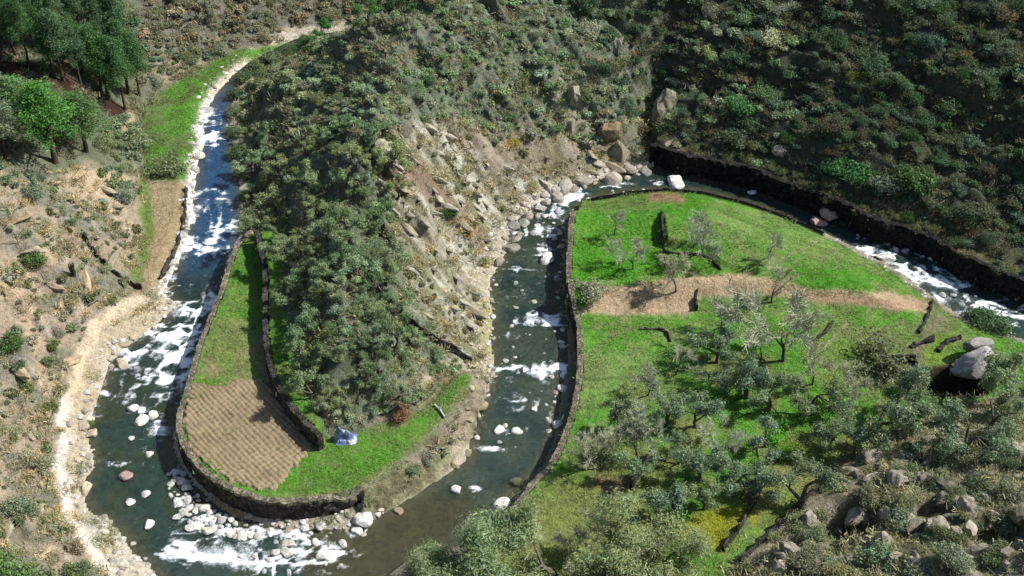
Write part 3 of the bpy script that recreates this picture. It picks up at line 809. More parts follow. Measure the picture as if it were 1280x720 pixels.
def shrub_variant(seed):
    rng = np.random.default_rng(seed)
    n = rng.integers(6, 11)
    cs, rs = [(0, 0, .38)], [.52]
    for _ in range(n):
        a, q = rng.random() * 6.28, .35 + .42 * rng.random()
        cs.append((q * math.cos(a), q * math.sin(a), .22 + .5 * rng.random())); rs.append(.22 + .24 * rng.random())
    V, Q, c = leaves(cs, rs, 1300 if seed % 3 else 500, .060, rng, inner=.3)
    out = []
    for _ in range(5):
        d = np.array([rng.normal() * .6, rng.normal() * .6, 1.0]); d /= np.linalg.norm(d)
        grow(rng, (rng.normal() * .08, rng.normal() * .08, -.15), d, .36, .035, 3, out, .75, .06)
    V2, Q2, c2 = twig_leaves([q for q in out if q[2] < .02], 1500, .055, rng, .10, .5)
    V, Q, c = np.vstack([V, V2]), np.vstack([Q, Q2 + len(V)]), np.vstack([c, c2])
    V[:, 2] = np.maximum(V[:, 2], -.06)
    fol = mesh_np('foliage', V, Q, M['leaf'], c, False)
    SV, SQ = limb_mesh(out, 4)
    return [('foliage', fol), ('stems', mesh_np('stems', SV, SQ, M['bark'], None, True))]

def twig_leaves(segs, n, size, rng, spread, asp, hue=.10):
    """leaf faces strewn along the thin branches, so that a crown stays ragged and open"""
    A = np.array([q[0] for q in segs]); B = np.array([q[1] for q in segs])
    w = .25 + rng.random(len(segs)) ** 2; w /= w.sum()
    k = rng.choice(len(segs), n, p=w); t = rng.random(n)[:, None]
    d = rng.normal(size=(n, 3))
    p = A[k] * (1 - t) + B[k] * t + d * spread * np.array([1, 1, .8])
    nr = d + .8 * rng.normal(size=(n, 3)) + np.array([0, 0, .35]); nr /= np.linalg.norm(nr, axis=1)[:, None]
    u_ = np.cross(nr, rng.normal(size=(n, 3))); u_ /= np.linalg.norm(u_, axis=1)[:, None] + 1e-9
    b = np.cross(nr, u_); sz = size * (.5 + rng.random(n)); u_ = u_ * sz[:, None]; b = b * (sz * asp)[:, None]
    V = np.stack([p - u_, p - b + nr * .2 * sz[:, None], p + u_, p + b + nr * .2 * sz[:, None]], 1).reshape(-1, 3)
    tn = (.75 + .5 * rng.random(len(segs)))[k] * (.65 + .7 * rng.random(n)); hv = hue * rng.normal(size=n)
    c = np.stack([tn * (1 + hv), tn, tn * (1 - hv)], 1).clip(.1, 2.5)
    return V, np.arange(4 * n).reshape(n, 4), np.repeat(c, 4, axis=0)

def olive_variant(seed, nl=4000, ls=.020, asp=.45, sp_=.042, depth=4):
    rng = np.random.default_rng(seed)
    out = []
    d = np.array([rng.normal() * .18, rng.normal() * .18, 1.0]); d /= np.linalg.norm(d)
    grow(rng, (0, 0, -.1), d, .25, .045, depth, out, .70, .10, (2, 3), .80)
    P = np.array([q[1] for q in out]); ext = max(np.ptp(P[:, 0]), np.ptp(P[:, 1])); k = .92 / ext
    ctr = np.array([P[:, 0].mean(), P[:, 1].mean(), 0]) * .7
    out = [((q[0] - ctr * max(0, min(1, q[0][2] * 2))) * k, (q[1] - ctr * max(0, min(1, q[1][2] * 2))) * k, q[2] * k, q[3] * k) for q in out]
    zt = max(q[1][2] for q in out)
    out = [(q[0] * np.array([1, 1, .92 / zt]), q[1] * np.array([1, 1, .92 / zt]), q[2], q[3]) for q in out]
    SV, SQ = limb_mesh(out, 5)
    r_ = np.sort([q[2] for q in out])
    thin = [q for q in out if q[2] <= r_[int(len(r_) * .72)] and q[1][2] > .22]
    V, Q, c = twig_leaves(thin, nl, ls, rng, sp_, asp)
    return [('trunk', mesh_np('trunk', SV, SQ, M['bark'])), ('crown', mesh_np('crown', V, Q, M['leaf'], c, False))]

def pine_variant(seed):
    rng = np.random.default_rng(seed)
    out = []
    p = np.array([0, 0, -.05]); H = 1.0; r = .028
    for i in range(8):
        q = p + np.array([rng.normal() * .008, rng.normal() * .008, .125]); out.append((p, q, r, r * .86)); p, r = q, r * .86
    cs, rs = [], []
    for i in range(34):
        h = .42 + .58 * (i / 34); a = i * 2.4 + rng.normal() * .4
        R = .19 * (1 - ((h - .42) / .62) ** 1.5) * (.7 + .5 * rng.random()) + .02
        e = np.array([R * math.cos(a), R * math.sin(a), h + .03])
        out.append((np.array([0, 0, h - .04]), e, .008, .003))
        cs.append(e); rs.append(.055 + .05 * rng.random())
        cs.append(e * np.array([.5, .5, 1]) + np.array([0, 0, .01])); rs.append(.05 + .03 * rng.random())
    SV, SQ = limb_mesh(out, 5)
    V, Q, c = leaves(cs, rs, 6500, .013, rng, .8, .2, (.55, 1.45), .10, .3, .45)
    return [('trunk', mesh_np('trunk', SV, SQ, M['darkbark'])), ('crown', mesh_np('crown', V, Q, M['leaf'], c, False))]

def bare_variant(seed, dense=1.0):
    rng = np.random.default_rng(seed)
    out = []
    d = np.array([rng.normal() * .08, rng.normal() * .08, 1.0]); d /= np.linalg.norm(d)
    grow(rng, (0, 0, -.08), d, .26, .028, 5, out, .48, .14, (2, 3), .80)
    big = [s for s in out if s[2] >= .0085]; fine = [s for s in out if s[2] < .0085]
    SV, SQ = limb_mesh(big, 5)
    # fine twigs at the ends
    tw = []
    for s in fine:
        for _ in range(4):
            d = s[1] - s[0]; d = d / (np.linalg.norm(d) + 1e-9) + rng.normal(size=3) * .6
            d /= np.linalg.norm(d); L = .05 + .06 * rng.random()
            tw.append((s[0], s[0] + d * L, .0030, .0014))
    fine = [(a, b, min(r0, .0055), min(r1, .0045)) for a, b, r0, r1 in fine] + tw
    if len(fine) > 6500: fine = [fine[i] for i in rng.choice(len(fine), 6500, replace=False)]
    TV, TQ = limb_mesh(fine, 3)
    c = np.repeat((.75 + .5 * rng.random(len(TV) // 6))[:, None], 6, axis=0) * np.ones((1, 3))
    return [('trunk', mesh_np('trunk', SV, SQ, M['bark'])), ('twigs', mesh_np('twigs', TV, TQ, M['twig'], c, False))]

SHRUB = Kind('shrub', 'bush', [shrub_variant(100 + i) for i in range(9)])
OLIVE = Kind('olive_tree', 'olive tree', [olive_variant(200 + i) for i in range(7)])
TREE = Kind('evergreen_tree', 'tree', [olive_variant(240 + i) for i in range(6)])
PINE = Kind('pine_tree', 'pine tree', [pine_variant(300 + i) for i in range(5)])
FORE = Kind('bushy_tree', 'tree', [olive_variant(280 + i, 15000, .015, .28, .05, 4) for i in range(3)])
BROAD = Kind('broad_tree', 'tree', PINE.variants)
BARE = Kind('bare_tree', 'bare tree', [bare_variant(400 + i) for i in range(6)])

def col_var(c, s=.18, h=.08):
    k = 1.95 * (1 + random.uniform(-s, s)); g = random.uniform(-h, h)
    return (c[0] * k * (1 + g) * 1.02, c[1] * k * 1.03, c[2] * k * (1 - g) * .84)

GREYGREEN, OLIVEC, VIVID, DKGREEN = (.112, .142, .086), (.105, .125, .060), (.050, .125, .030), (.055, .088, .045)
BLUEGR, BROWNISH, TWIGC = (.105, .138, .098), (.145, .115, .080), (.17, .175, .14)

PLACED = []                                  # (x, y, r) so that scattered bushes keep clear
def tree_at(kind, px, py, wpx, label, color, group=None, hr=1.0, crown=.62, base=False, var=None):
    """a tree whose crown shows at (px, py), about wpx picture pixels wide"""
    p = hit(px, py)
    for _ in range(3):
        s = wpx * mpp(p) / .95
        h = s * hr
        q = py if base else py + crown * h * .78 / mpp(p)
        p = hit(px, q)
    s = wpx * mpp(p) / .95
    PLACED.append((p[0], p[1], s * .40))
    return kind.put((p[0], p[1], p[2] - .05), random.uniform(0, 6.28), (s, s, s * hr), label, group, col_var(color, .1, .05), var)

def shrub_at(px, py, wpx, label, color, group=None, hr=.8, var=None):
    p = hit(px, py + .30 * wpx * hr)
    s = wpx * mpp(p) / 2.0
    PLACED.append((p[0], p[1], s * .8))
    return SHRUB.put((p[0], p[1], p[2] - .06 * s), random.uniform(0, 6.28), (s, s, s * hr), label, group, col_var(color, .1, .05), var)

# -- bare grey trees of the right loop
BT = [(768, 272, 46, 'small bare tree standing in the brightest green corner of the upper meadow', 1.0),
      (791, 312, 50, 'bare grey tree in the upper meadow just above the left end of the tan bank', 1.0),
      (880, 288, 58, 'pale bare tree above the crooked terrace wall of the upper meadow', 1.0),
      (889, 316, 34, 'small bare tree with a dark trunk at the end of the crooked terrace wall', 1.1),
      (961, 300, 40, 'thin bare tree alone in the right half of the upper meadow', 1.2),
      (846, 338, 54, 'bare tree rooted on the tan earth bank', 1.0),
      (966, 350, 60, 'pale bare tree behind the largest bare tree where the tan bank narrows', 1.0),
      (978, 396, 112, 'largest bare grey tree with a forked trunk in the middle of the right loop', 1.0),
      (902, 385, 48, 'bare twiggy tree beside the green patch under the tan bank', 1.0),
      (1060, 476, 74, 'bare spreading tree at the right edge of the olive grove', .9),
      (845, 445, 54, 'dark bare tree at the left of the lower meadow', .9),
      (800, 540, 80, 'brownish bare tree beside the dark wall left of the olive grove', .9)]
for a, b, w, lab, hr in BT: tree_at(BARE, a, b, w, lab, TWIGC, 'bare trees of the right loop', hr, .6)

# -- olives of the right loop
OT = [(896, 425, 58, 'slim grey olive tree in the middle of the lower meadow'),
      (933, 466, 66, 'grey-green olive tree left of the largest bare tree trunk'),
      (1003, 486, 66, 'olive tree directly below the largest bare tree'),
      (1092, 500, 92, 'wide olive tree at the right end of the grove'),
      (1037, 528, 60, 'olive tree between the wide right one and the bright grass hollow'),
      (958, 532, 52, 'small olive tree beside the bright grass hollow'),
      (872, 505, 58, 'olive tree over the dark gap in the middle of the grove'),
      (832, 506, 56, 'olive tree at the upper left of the grove'),
      (782, 512, 62, 'leftmost olive tree of the grove near the river wall'),
      (912, 584, 62, 'olive tree above the yellow-green plot'),
      (938, 606, 54, 'blue-grey olive tree touching the narrow plot wall'),
      (992, 598, 70, 'rounded blue-green olive tree beside the foot of the rocky slope'),
      (838, 628, 82, 'broad grey olive tree below the grove near the bottom of the picture'),
      (870, 575, 58, 'olive tree in the middle of the lower grove'),
      (905, 470, 46, 'dark narrow olive tree in the upper grove'),
      (1252, 462, 84, 'large olive tree beside the pale boulder at the right edge'),
      (1195, 530, 76, 'olive tree on the rocky slope below the pale boulder'),
      (1140, 515, 56, 'olive tree at the corner of the small ruined hut'),
      (955, 490, 50, 'shaded olive tree in the heart of the grove')]
for a, b, w, lab in OT: tree_at(OLIVE, a, b, w * 1.08, lab, random.choice([GREYGREEN, BLUEGR, BLUEGR]), 'olive trees of the right loop', .9, .62)

for a, b, w, lab in [(1120, 478, 60, 'bare grey tree at the top right of the wide olive tree'), (890, 545, 54, 'bare tree over the dark gap in the lower grove'), (755, 560, 60, 'brown leafless tree near the lower river wall'),
                     (1015, 450, 66, 'grey leafless tree right of the largest bare tree trunk'), (950, 425, 56, 'grey leafless tree left of the largest bare tree'), (810, 470, 50, 'thin leafless tree at the upper left corner of the grove')]:
    tree_at(BARE, a, b, w, lab, TWIGC, 'bare trees of the right loop', .95, .6)
for a, b, w, lab in [(1065, 548, 60, 'olive tree at the head of the long low wall'), (790, 580, 56, 'olive tree behind the low wall at the left of the lower grove'), (880, 615, 52, 'small olive tree between the yellow plot and the broad grey one'),
                     (1150, 470, 50, 'small olive tree beside the tiny roofless hut'), (850, 555, 50, 'small dark olive tree in the left half of the grove'), (1235, 505, 70, 'olive tree directly below the large one at the right edge')]:
    tree_at(OLIVE, a, b, w, lab, random.choice([GREYGREEN, BLUEGR]), 'olive trees of the right loop', .9, .6)
# -- foreground trees at the bottom edge
for a, b, w, lab in [(610, 700, 140, 'dense grey-green tree nearest the river at the bottom edge'),
                     (695, 672, 130, 'twiggy grey-green tree in the middle of the bottom edge clump'),
                     (772, 678, 140, 'rounded grey-green tree at the right of the bottom edge clump'),
                     (540, 722, 90, 'low grey-green tree leaning over the water at the bottom edge'),
                     (835, 702, 100, 'small olive-green tree at the right end of the bottom edge clump')]:
    tree_at(FORE, a, b, w * 1.15, lab, (.145, .18, .105), 'trees at the bottom edge', .8, .6)
for a, b, w, lab in [(655, 676, 90, 'bare bush of pale twigs among the bottom edge trees'), (730, 668, 90, 'bare pale tree rising behind the bottom edge clump'), (590, 690, 70, 'leafless bush close to the water at the bottom edge')]:
    tree_at(BARE, a, b, w, lab, (.20, .21, .16), 'bare bushes at the bottom edge', .8, .6)

# -- single bushes that stand out
for a, b, w, lab, c in [
    (738, 356, 46, 'grey bush on the river wall at the left end of the tan bank', (.16, .17, .14)),
    (715, 372, 26, 'dark low bush at the river wall below the grey bush', (.07, .06, .04)),
    (1098, 440, 84, 'long dark olive bush in front of the ruined walls', (.085, .095, .06)),
    (1238, 394, 66, 'round dark green bush leaning over the rapids at the right edge', DKGREEN),
    (560, 262, 30, 'single dark green bush on the bare rock face of the spur', (.05, .085, .03)),
    (208, 202, 54, 'grey-green bush between the green strip and the tan field on the left bank', (.10, .125, .08)),
    (40, 322, 36, 'green bush on the bare left hillside near the edge of the photo', (.07, .10, .04)),
    (15, 426, 38, 'dark green bush at the left edge beside the footpath slope', (.05, .08, .03)),
    (66, 428, 24, 'small green bush on the sandy left hillside above the footpath', (.07, .09, .04)),
    (18, 705, 70, 'bright green bush in the bottom left corner', (.075, .125, .05)),
    (92, 712, 50, 'green bush beside the white footpath at the bottom edge', (.08, .11, .06)),
    (45, 575, 46, 'grey bush left of the white footpath', (.14, .145, .11)),
    (28, 625, 50, 'grey-green bush on the slope below the left edge', (.13, .15, .11)),
    (62, 505, 28, 'green bush at the bend of the footpath', (.09, .11, .05)),
    (112, 528, 16, 'tiny green bush at the water below the footpath', (.08, .12, .04)),
    (500, 512, 34, 'reddish dry bush above the green tip of the spur', (.17, .085, .06)),
    (165, 172, 50, 'grey-green bush at the end of the red-brown cut', (.095, .12, .08)),
    (535, 405, 30, 'grey bush beside the mossy wall on the spur', (.12, .14, .10)),
    (1165, 606, 34, 'very dark bush on the rocky slope above the shadowed hollow', (.035, .045, .03)),
    (985, 560, 40, 'bright yellow-green bush in the hollow beside the olive grove', (.10, .18, .03)),
    (965, 543, 34, 'bright green mound of grass and bramble inside the grove', (.06, .19, .02)),
    (648, 600, 20, 'grey bush at the foot of the river wall', (.12, .13, .10)),
    (1112, 225, 50, 'blue-grey bush above the shadowed far bank', (.09, .115, .09)),
    (1062, 206, 70, 'tall deep green bush above the shadowed far bank', (.035, .085, .035)),
    (1150, 215, 60, 'green bush right of the blue-grey one above the far bank', (.055, .095, .04)),
    (925, 128, 50, 'vivid green bush on the dark far hillside', (.045, .11, .045)),
    (1070, 92, 30, 'yellow-green round bush on the dark far hillside', (.095, .12, .03)),
    (640, 178, 18, 'small yellow bush on the spur rocks', (.22, .18, .03))]:
    shrub_at(a, b, w, lab, c)
for k in range(26):
    a = 835 + k * 18 + random.uniform(-5, 5); b = np.interp(a, [812, 845, 912, 1007, 1080, 1166, 1236, 1280], [172, 194, 206, 240, 274, 300, 340, 354])
    shrub_at(a, b - random.uniform(8, 20), random.uniform(16, 30), 'low bush on the edge of the shadowed far bank above the river', random.choice([(.10, .10, .055), (.075, .09, .045), (.12, .105, .07)]), 'bushes along the far bank edge')
for a, b, w, lab, c in [(1100, 690, 60, 'pale green bush below the larger black hollow on the rocky slope', (.11, .145, .095)), (1010, 690, 44, 'grey bush near the foot of the rocky slope at the bottom edge', (.12, .13, .10)),
                        (1130, 640, 46, 'grey-green bush between the two black hollows on the rocky slope', (.10, .12, .085)), (1195, 690, 56, 'grey-green bush left of the black hollow in the bottom right corner', (.11, .125, .09)),
                        (1085, 615, 40, 'olive-brown bush at the upper edge of the rocky slope', (.10, .10, .065)), (1130, 585, 46, 'dark green bush high on the rocky slope', (.07, .09, .05)),
                        (1215, 600, 44, 'dark bush beside the pale angular slab on the rocky slope', (.06, .075, .045)), (1180, 565, 50, 'dark grey-green bush under the olive trees of the rocky slope', (.075, .095, .06)),
                        (1262, 610, 46, 'grey bush at the right edge below the small pale block', (.10, .11, .085)), (1050, 715, 50, 'yellowish bush at the bottom edge of the rocky slope', (.135, .13, .075)),
                        (1150, 715, 54, 'wide grey bush at the bottom edge of the rocky slope', (.115, .13, .10)), (1235, 545, 40, 'dark bush above the long pale ledge', (.06, .075, .045))]:
    shrub_at(a, b, w, lab, c)
for a, b, w in [(305, 92, 30), (322, 80, 32), (342, 68, 30), (298, 112, 28), (292, 136, 26), (362, 58, 28), (292, 160, 24), (297, 185, 28), (303, 212, 26), (385, 48, 26), (330, 92, 30), (308, 240, 28), (316, 262, 26)]:
    shrub_at(a, b, w, 'dark bush hanging over the right edge of the upper left river arm', random.choice([(.08, .105, .06), (.10, .125, .08), (.065, .09, .05)]), 'bushes over the upper left river arm', 1.0)
p = hit(92, 345)
SHRUB.put((p[0], p[1], p[2]), 0, (.42, .42, 1.9), 'narrow upright dark shrub on the bare left hillside', None, (.05, .075, .03))
PLACED.append((p[0], p[1], .5))

# -- pines and vivid trees, top left
PT = []
for k, (off, x0, x1, n) in enumerate([(-5, -10, 172, 9), (-26, 0, 190, 8), (-50, -12, 165, 7), (-74, -5, 130, 6)]):
    for q in range(n):
        a = x0 + (x1 - x0) * (q + .5 + random.uniform(-.3, .3)) / n
        PT.append((a, 66 + .47 * a + off + random.uniform(-5, 5), random.uniform(40, 54)))
for a, b, w in PT:
    if b < 8: continue
    tree_at(PINE, a, b, w * 1.5, 'tall dark green pine in the wood above the red-brown cut', random.choice([(.04, .085, .032), (.05, .095, .04), (.055, .09, .052)]), 'pines above the red-brown cut', random.uniform(1.0, 1.25), .62, True)
for a, b, w, lab, c in [(68, 150, 92, 'large vivid green tree below the red-brown cut', (.045, .115, .03)),
                        (28, 132, 66, 'paler green tree left of the large vivid one below the red-brown cut', (.07, .12, .06)),
                        (108, 150, 70, 'green tree right of the large vivid one below the red-brown cut', (.06, .11, .05)),
                        (8, 160, 70, 'grey-green tree at the left edge below the cut', (.095, .12, .085)),
                        (405, 36, 32, 'vivid dark green tree at the far river bend', (.03, .10, .025)),
                        (388, 54, 28, 'smaller green tree below the vivid one at the far river bend', (.05, .11, .04)),
                        (455, 20, 44, 'green tree on the far slope right of the river bend', (.05, .10, .035)),
                        (500, 6, 44, 'dark green tree at the top edge above the spur', (.045, .085, .04)),
                        (250, 18, 36, 'grey-green tree near the top edge beyond the pines', (.09, .11, .085))]:
    if w > 60: tree_at(BROAD, a, b, w * 1.7, lab, c, None, .62, .66)
    else: tree_at(TREE, a, b, w, lab, c, None, .85, .6)

# -- trees of the wooded spur
SPUR = [(300, 60), (480, 55), (505, 150), (500, 240), (490, 330), (520, 420), (500, 490), (420, 530), (392, 500), (370, 430), (362, 330), (310, 280), (306, 200), (296, 120)]
sp = np.array(SPUR, float)
cnt = 0
cand = [(random.uniform(296, 520), random.uniform(150, 520)) for _ in range(900)]
used_px = []
for a, b in cand:
    if not inside(sp, np.array([a]), np.array([b]))[0]: continue
    if any((a - c) ** 2 + (b - d) ** 2 < (22 + 10 * math.sin(a * .7 + b)) ** 2 for c, d in used_px): continue
    if random.random() < (.7 if b < 290 else .3): continue
    used_px.append((a, b))
    w = random.choice([28, 32, 36, 42, 54]) * random.uniform(.85, 1.15)
    c = random.choice([(.14, .178, .112), (.11, .15, .09), (.13, .16, .085), (.08, .115, .06), (.14, .17, .12)])
    tree_at(TREE, a, b, w, 'grey-green tree in the dense wood covering the left flank of the spur', c, 'trees of the spur wood', random.uniform(.6, .95), .55)
    cnt += 1
print('spur trees', cnt)

# ------------------------------------------------------------------ scattered bushes of the hillsides
def zone_of(px, py, x, y, inA, inC, ss):
    P = (np.array([px]), np.array([py]))
    if inA:
        return ('left' if py > 215 + 40 * math.sin(px * .05) else 'wood') if px < 180 or py > 60 else 'top'
    if inC: return 'slope' if ss > .5 else None
    if inside(np.array(EAST, float), *P)[0]: return 'face'
    if px > 780 - (py < 110) * 60: return 'far'
    if inside(sp, *P)[0]: return 'spur'
    return 'mid'

ZI = {'left': (.55, (.3, 1.2), 'low grey-green bush scattered over the bare sandy left hillside', [(.15, .16, .12), (.12, .13, .08), (.19, .17, .135), (.10, .115, .065)]),
      'wood': (3.2, (.5, 1.6), 'grey-green bush in the thicket below the pines on the left', [(.11, .135, .085), (.13, .14, .11), (.085, .12, .06), (.10, .125, .09)]),
      'top': (3.0, (.4, 1.4), 'grey-brown bush on the slope beyond the river bend at the top', [(.14, .13, .10), (.115, .12, .085), (.17, .145, .115)]),
      'slope': (.9, (.4, 1.7), 'grey-green bush on the rocky slope in the bottom right', [(.10, .12, .075), (.12, .14, .095), (.13, .14, .10), (.07, .085, .05), (.11, .135, .09)]),
      'face': (.35, (.25, .8), 'small olive-brown bush on the rock face of the spur', [(.12, .12, .07), (.15, .13, .09), (.09, .10, .06)]),
      'far': (2.2, (.6, 2.3), 'dark bush in the scrub of the shaded far hillside', [(.050, .077, .05), (.064, .088, .06), (.075, .085, .058), (.040, .070, .034), (.068, .095, .072), (.08, .07, .05), (.055, .085, .05)]),
      'spur': (2.0, (.35, 1.2), 'grey-green bush under the trees of the spur wood', [(.15, .185, .12), (.17, .20, .15), (.135, .17, .10), (.10, .13, .075)]),
      'mid': (2.2, (.35, 1.25), 'grey-green bush on the upper slope above the spur', [(.13, .17, .108), (.155, .18, .14), (.125, .165, .092), (.165, .17, .14), (.10, .145, .083)])}
NT = 52000
tx = RNG.uniform(-108, 122, NT); ty = RNG.uniform(66, 212, NT)
tz, tsr, tA, tC, tf1, tf2, tsb, tss, _ = terrain(tx, ty)
tpx, tpy = project(tx, ty, tz)
tdn = np.clip(3.4 * (fbm(tx / 6, ty / 6, 131) - .26), .05, 1.8); tbn = sdist(BENCH, tx, ty)
cell = {}
bush = []
for x, y, r in PLACED: cell.setdefault((int(x // 4), int(y // 4)), []).append((x, y, r))
_td = np.linspace(.02, .985, 260)
for i in range(NT):
    x, y, z = tx[i], ty[i], tz[i]
    if tsr[i] < 1.4 or not (-230 < tpx[i] < 1510 and -70 < tpy[i] < 790): continue
    if min(tf1[i], tf2[i]) < .9: continue
    if tA[i] and tbn[i] < .3 and random.random() < .97: continue
    zn = zone_of(tpx[i], tpy[i], x, y, tA[i], tC[i], tss[i])
    if zn is None: continue
    den, (r0, r1), lab, cols = ZI[zn]
    if random.random() > den * tdn[i]: continue
    j, k = np.searchsorted(YS, y), np.searchsorted(XS, x)
    if ZONE[min(j, ny - 1), min(k, nx - 1)] in (1, 2, 3): continue
    if zn == 'left' and tsr[i] < 3.5: continue
    r = r0 + (r1 - r0) * random.random() ** 2.2
    ok = True
    ci, cj = int(x // 4), int(y // 4)
    f = .5 if zn in ('far', 'mid', 'top', 'wood', 'spur') else .75
    for a in (-1, 0, 1):
        for b in (-1, 0, 1):
            for (X, Y, R) in cell.get((ci + a, cj + b), ()):
                if (X - x) ** 2 + (Y - y) ** 2 < (f * (r + R)) ** 2: ok = False
    if not ok: continue
    cell.setdefault((ci, cj), []).append((x, y, r))
    if zn == 'far' and tpx[i] < 1000 and random.random() < .4: cols = ZI['mid'][3]
    # seen or behind a crest?
    vis = True
    top = np.array([x, y, z + r * .8]); cam = np.array([0, 0, CAM_H])
    pts = cam + (top - cam) * _td[:, None]
    if np.any(height(pts[:, 0], pts[:, 1]) > pts[:, 2] + .3): vis = False
    infr = 0 < tpx[i] < 1280 and 0 < tpy[i] < 720
    bush.append((r / np.linalg.norm(top - cam) * (vis and infr), x, y, z, r, zn, lab, col_var(random.choice(cols), .22, .10)))
bush.sort(key=lambda t: -t[0])
print('bushes', len(bush))
import collections; print(collections.Counter(t[5] for t in bush), collections.Counter(t[5] for t in bush[:262]))
GRP = {'left': 'bushes of the left hillside', 'top': 'bushes beyond the river bend', 'wood': 'bushes of the thicket below the pines', 'slope': 'bushes of the bottom right slope', 'face': 'bushes of the spur rock face',
       'far': 'bushes of the far hillside', 'spur': 'bushes under the spur wood', 'mid': 'bushes of the upper slope'}
NIND = 262
for (s, x, y, z, r, zn, lab, c) in bush[:NIND]:
    SHRUB.put((x, y, z - .08 * r), random.uniform(0, 6.28), (r * random.uniform(.85, 1.3), r * random.uniform(.75, 1.1), r * random.uniform(.65, 1.2)), lab, GRP[zn], c)

def bake(name, items, meshes, mat):
    """many small plants in one mesh: items (x, y, z, rz, sx, sz, colour, variant)"""
    Vs, Qs, Cs, o = [], [], [], 0
    for x, y, z, rz, sx, sz, c, k in items:
        V0, Q0, C0 = meshes[k % len(meshes)]
        ca, sa = math.cos(rz), math.sin(rz)
        Vn = np.stack([x + sx * (V0[:, 0] * ca - V0[:, 1] * sa), y + sx * (V0[:, 0] * sa + V0[:, 1] * ca), z + sz * V0[:, 2]], -1)
        Vs.append(Vn); Qs.append(Q0 + o); Cs.append(C0 * np.array(c)); o += len(V0)
    ob = link(name, mesh_np(name, np.vstack(Vs), np.vstack(Qs), mat, np.vstack(Cs), False))
    return tag(ob, kind='stuff')

def light_shrub(seed, n=380, size=.17):
    rng = np.random.default_rng(seed); cs, rs = [(0, 0, .36)], [.5]
    for _ in range(7):
        a, q = rng.random() * 6.28, .3 + .4 * rng.random(); cs.append((q * math.cos(a), q * math.sin(a), .2 + .45 * rng.random())); rs.append(.22 + .22 * rng.random())
    return leaves(cs, rs, n, size, rng)
LS = [light_shrub(500 + i) for i in range(6)]
tag(bake('hillside_scrub', [(x, y, z - .08 * r, random.uniform(0, 6.28), r * random.uniform(.9, 1.25), r * random.uniform(.65, 1.15), c, random.randrange(6)) for (s, x, y, z, r, zn, lab, c) in bush[NIND:]], LS, M['leaf']),
    'mass of smaller grey-green bushes covering the hillsides', 'scrub')

# low heath, dry tufts and brash between the bushes
def tuft(seed, n=60, size=.12):
    rng = np.random.default_rng(seed)
    p = rng.normal(size=(n, 3)) * np.array([.42, .42, 0]); p[:, 2] = 0
    d = rng.normal(size=(n, 3)) * np.array([.8, .8, .3]) + np.array([0, 0, .9]); d /= np.linalg.norm(d, axis=1)[:, None]
    L = .25 + .55 * rng.random(n)
    t = np.cross(d, rng.normal(size=(n, 3))); t /= np.linalg.norm(t, axis=1)[:, None]
    w = size * (.4 + .6 * rng.random(n))
    V = np.stack([p - t * w[:, None] * .5, p + t * w[:, None] * .5, p + d * L[:, None] + t * w[:, None] * .3, p + d * L[:, None] - t * w[:, None] * .3], 1).reshape(-1, 3)
    c = np.repeat((.7 + .6 * rng.random(n))[:, None], 4, axis=0) * np.ones((1, 3))
    return V, np.arange(4 * n).reshape(n, 4), c
TF = [tuft(600 + i) for i in range(6)]
NH = 32000
hx = RNG.uniform(-105, 118, NH); hy = RNG.uniform(66, 206, NH)
hz, hsr, hA, hC, hf1, hf2, _, hss, _ = terrain(hx, hy)
hpx, hpy = project(hx, hy, hz)
hn = fbm(hx / 3, hy / 3, 141, 3)
items = []
for i in range(NH):
    if hsr[i] < .8 or min(hf1[i], hf2[i]) < .3 or not (-220 < hpx[i] < 1500 and -60 < hpy[i] < 780): continue
    if hC[i] and hss[i] < 0: continue
    j, k = min(np.searchsorted(YS, hy[i]), ny - 1), min(np.searchsorted(XS, hx[i]), nx - 1)
    if ZONE[j, k] in (1, 2, 3): continue
    left = hA[i] and hpy[i] > 200
    if hn[i] < (.47 if left else .36): continue
    face = EAST and (480 < hpx[i] < 800 and 150 < hpy[i] < 480)
    if left or face: c = random.choice([(.21, .18, .13), (.26, .21, .13), (.15, .14, .09), (.17, .17, .12)])
    elif hC[i]: c = random.choice([(.20, .19, .13), (.13, .13, .08), (.24, .22, .17)])
    elif hpx[i] > 760: c = random.choice([(.075, .075, .045), (.09, .075, .05), (.05, .06, .035), (.12, .11, .08)])
    else: c = random.choice([(.12, .12, .075), (.15, .125, .09), (.09, .105, .055), (.17, .155, .12)])
    s = random.uniform(.5, 1.25)
    items.append((hx[i], hy[i], hz[i] - .05, random.uniform(0, 6.28), s, s * .75, col_var(c, .2, .08), random.randrange(6)))
tag(bake('heath', items, TF, M['leaf']), 'low heath and dry tufts between the bushes', 'heath')
print('heath', len(items))

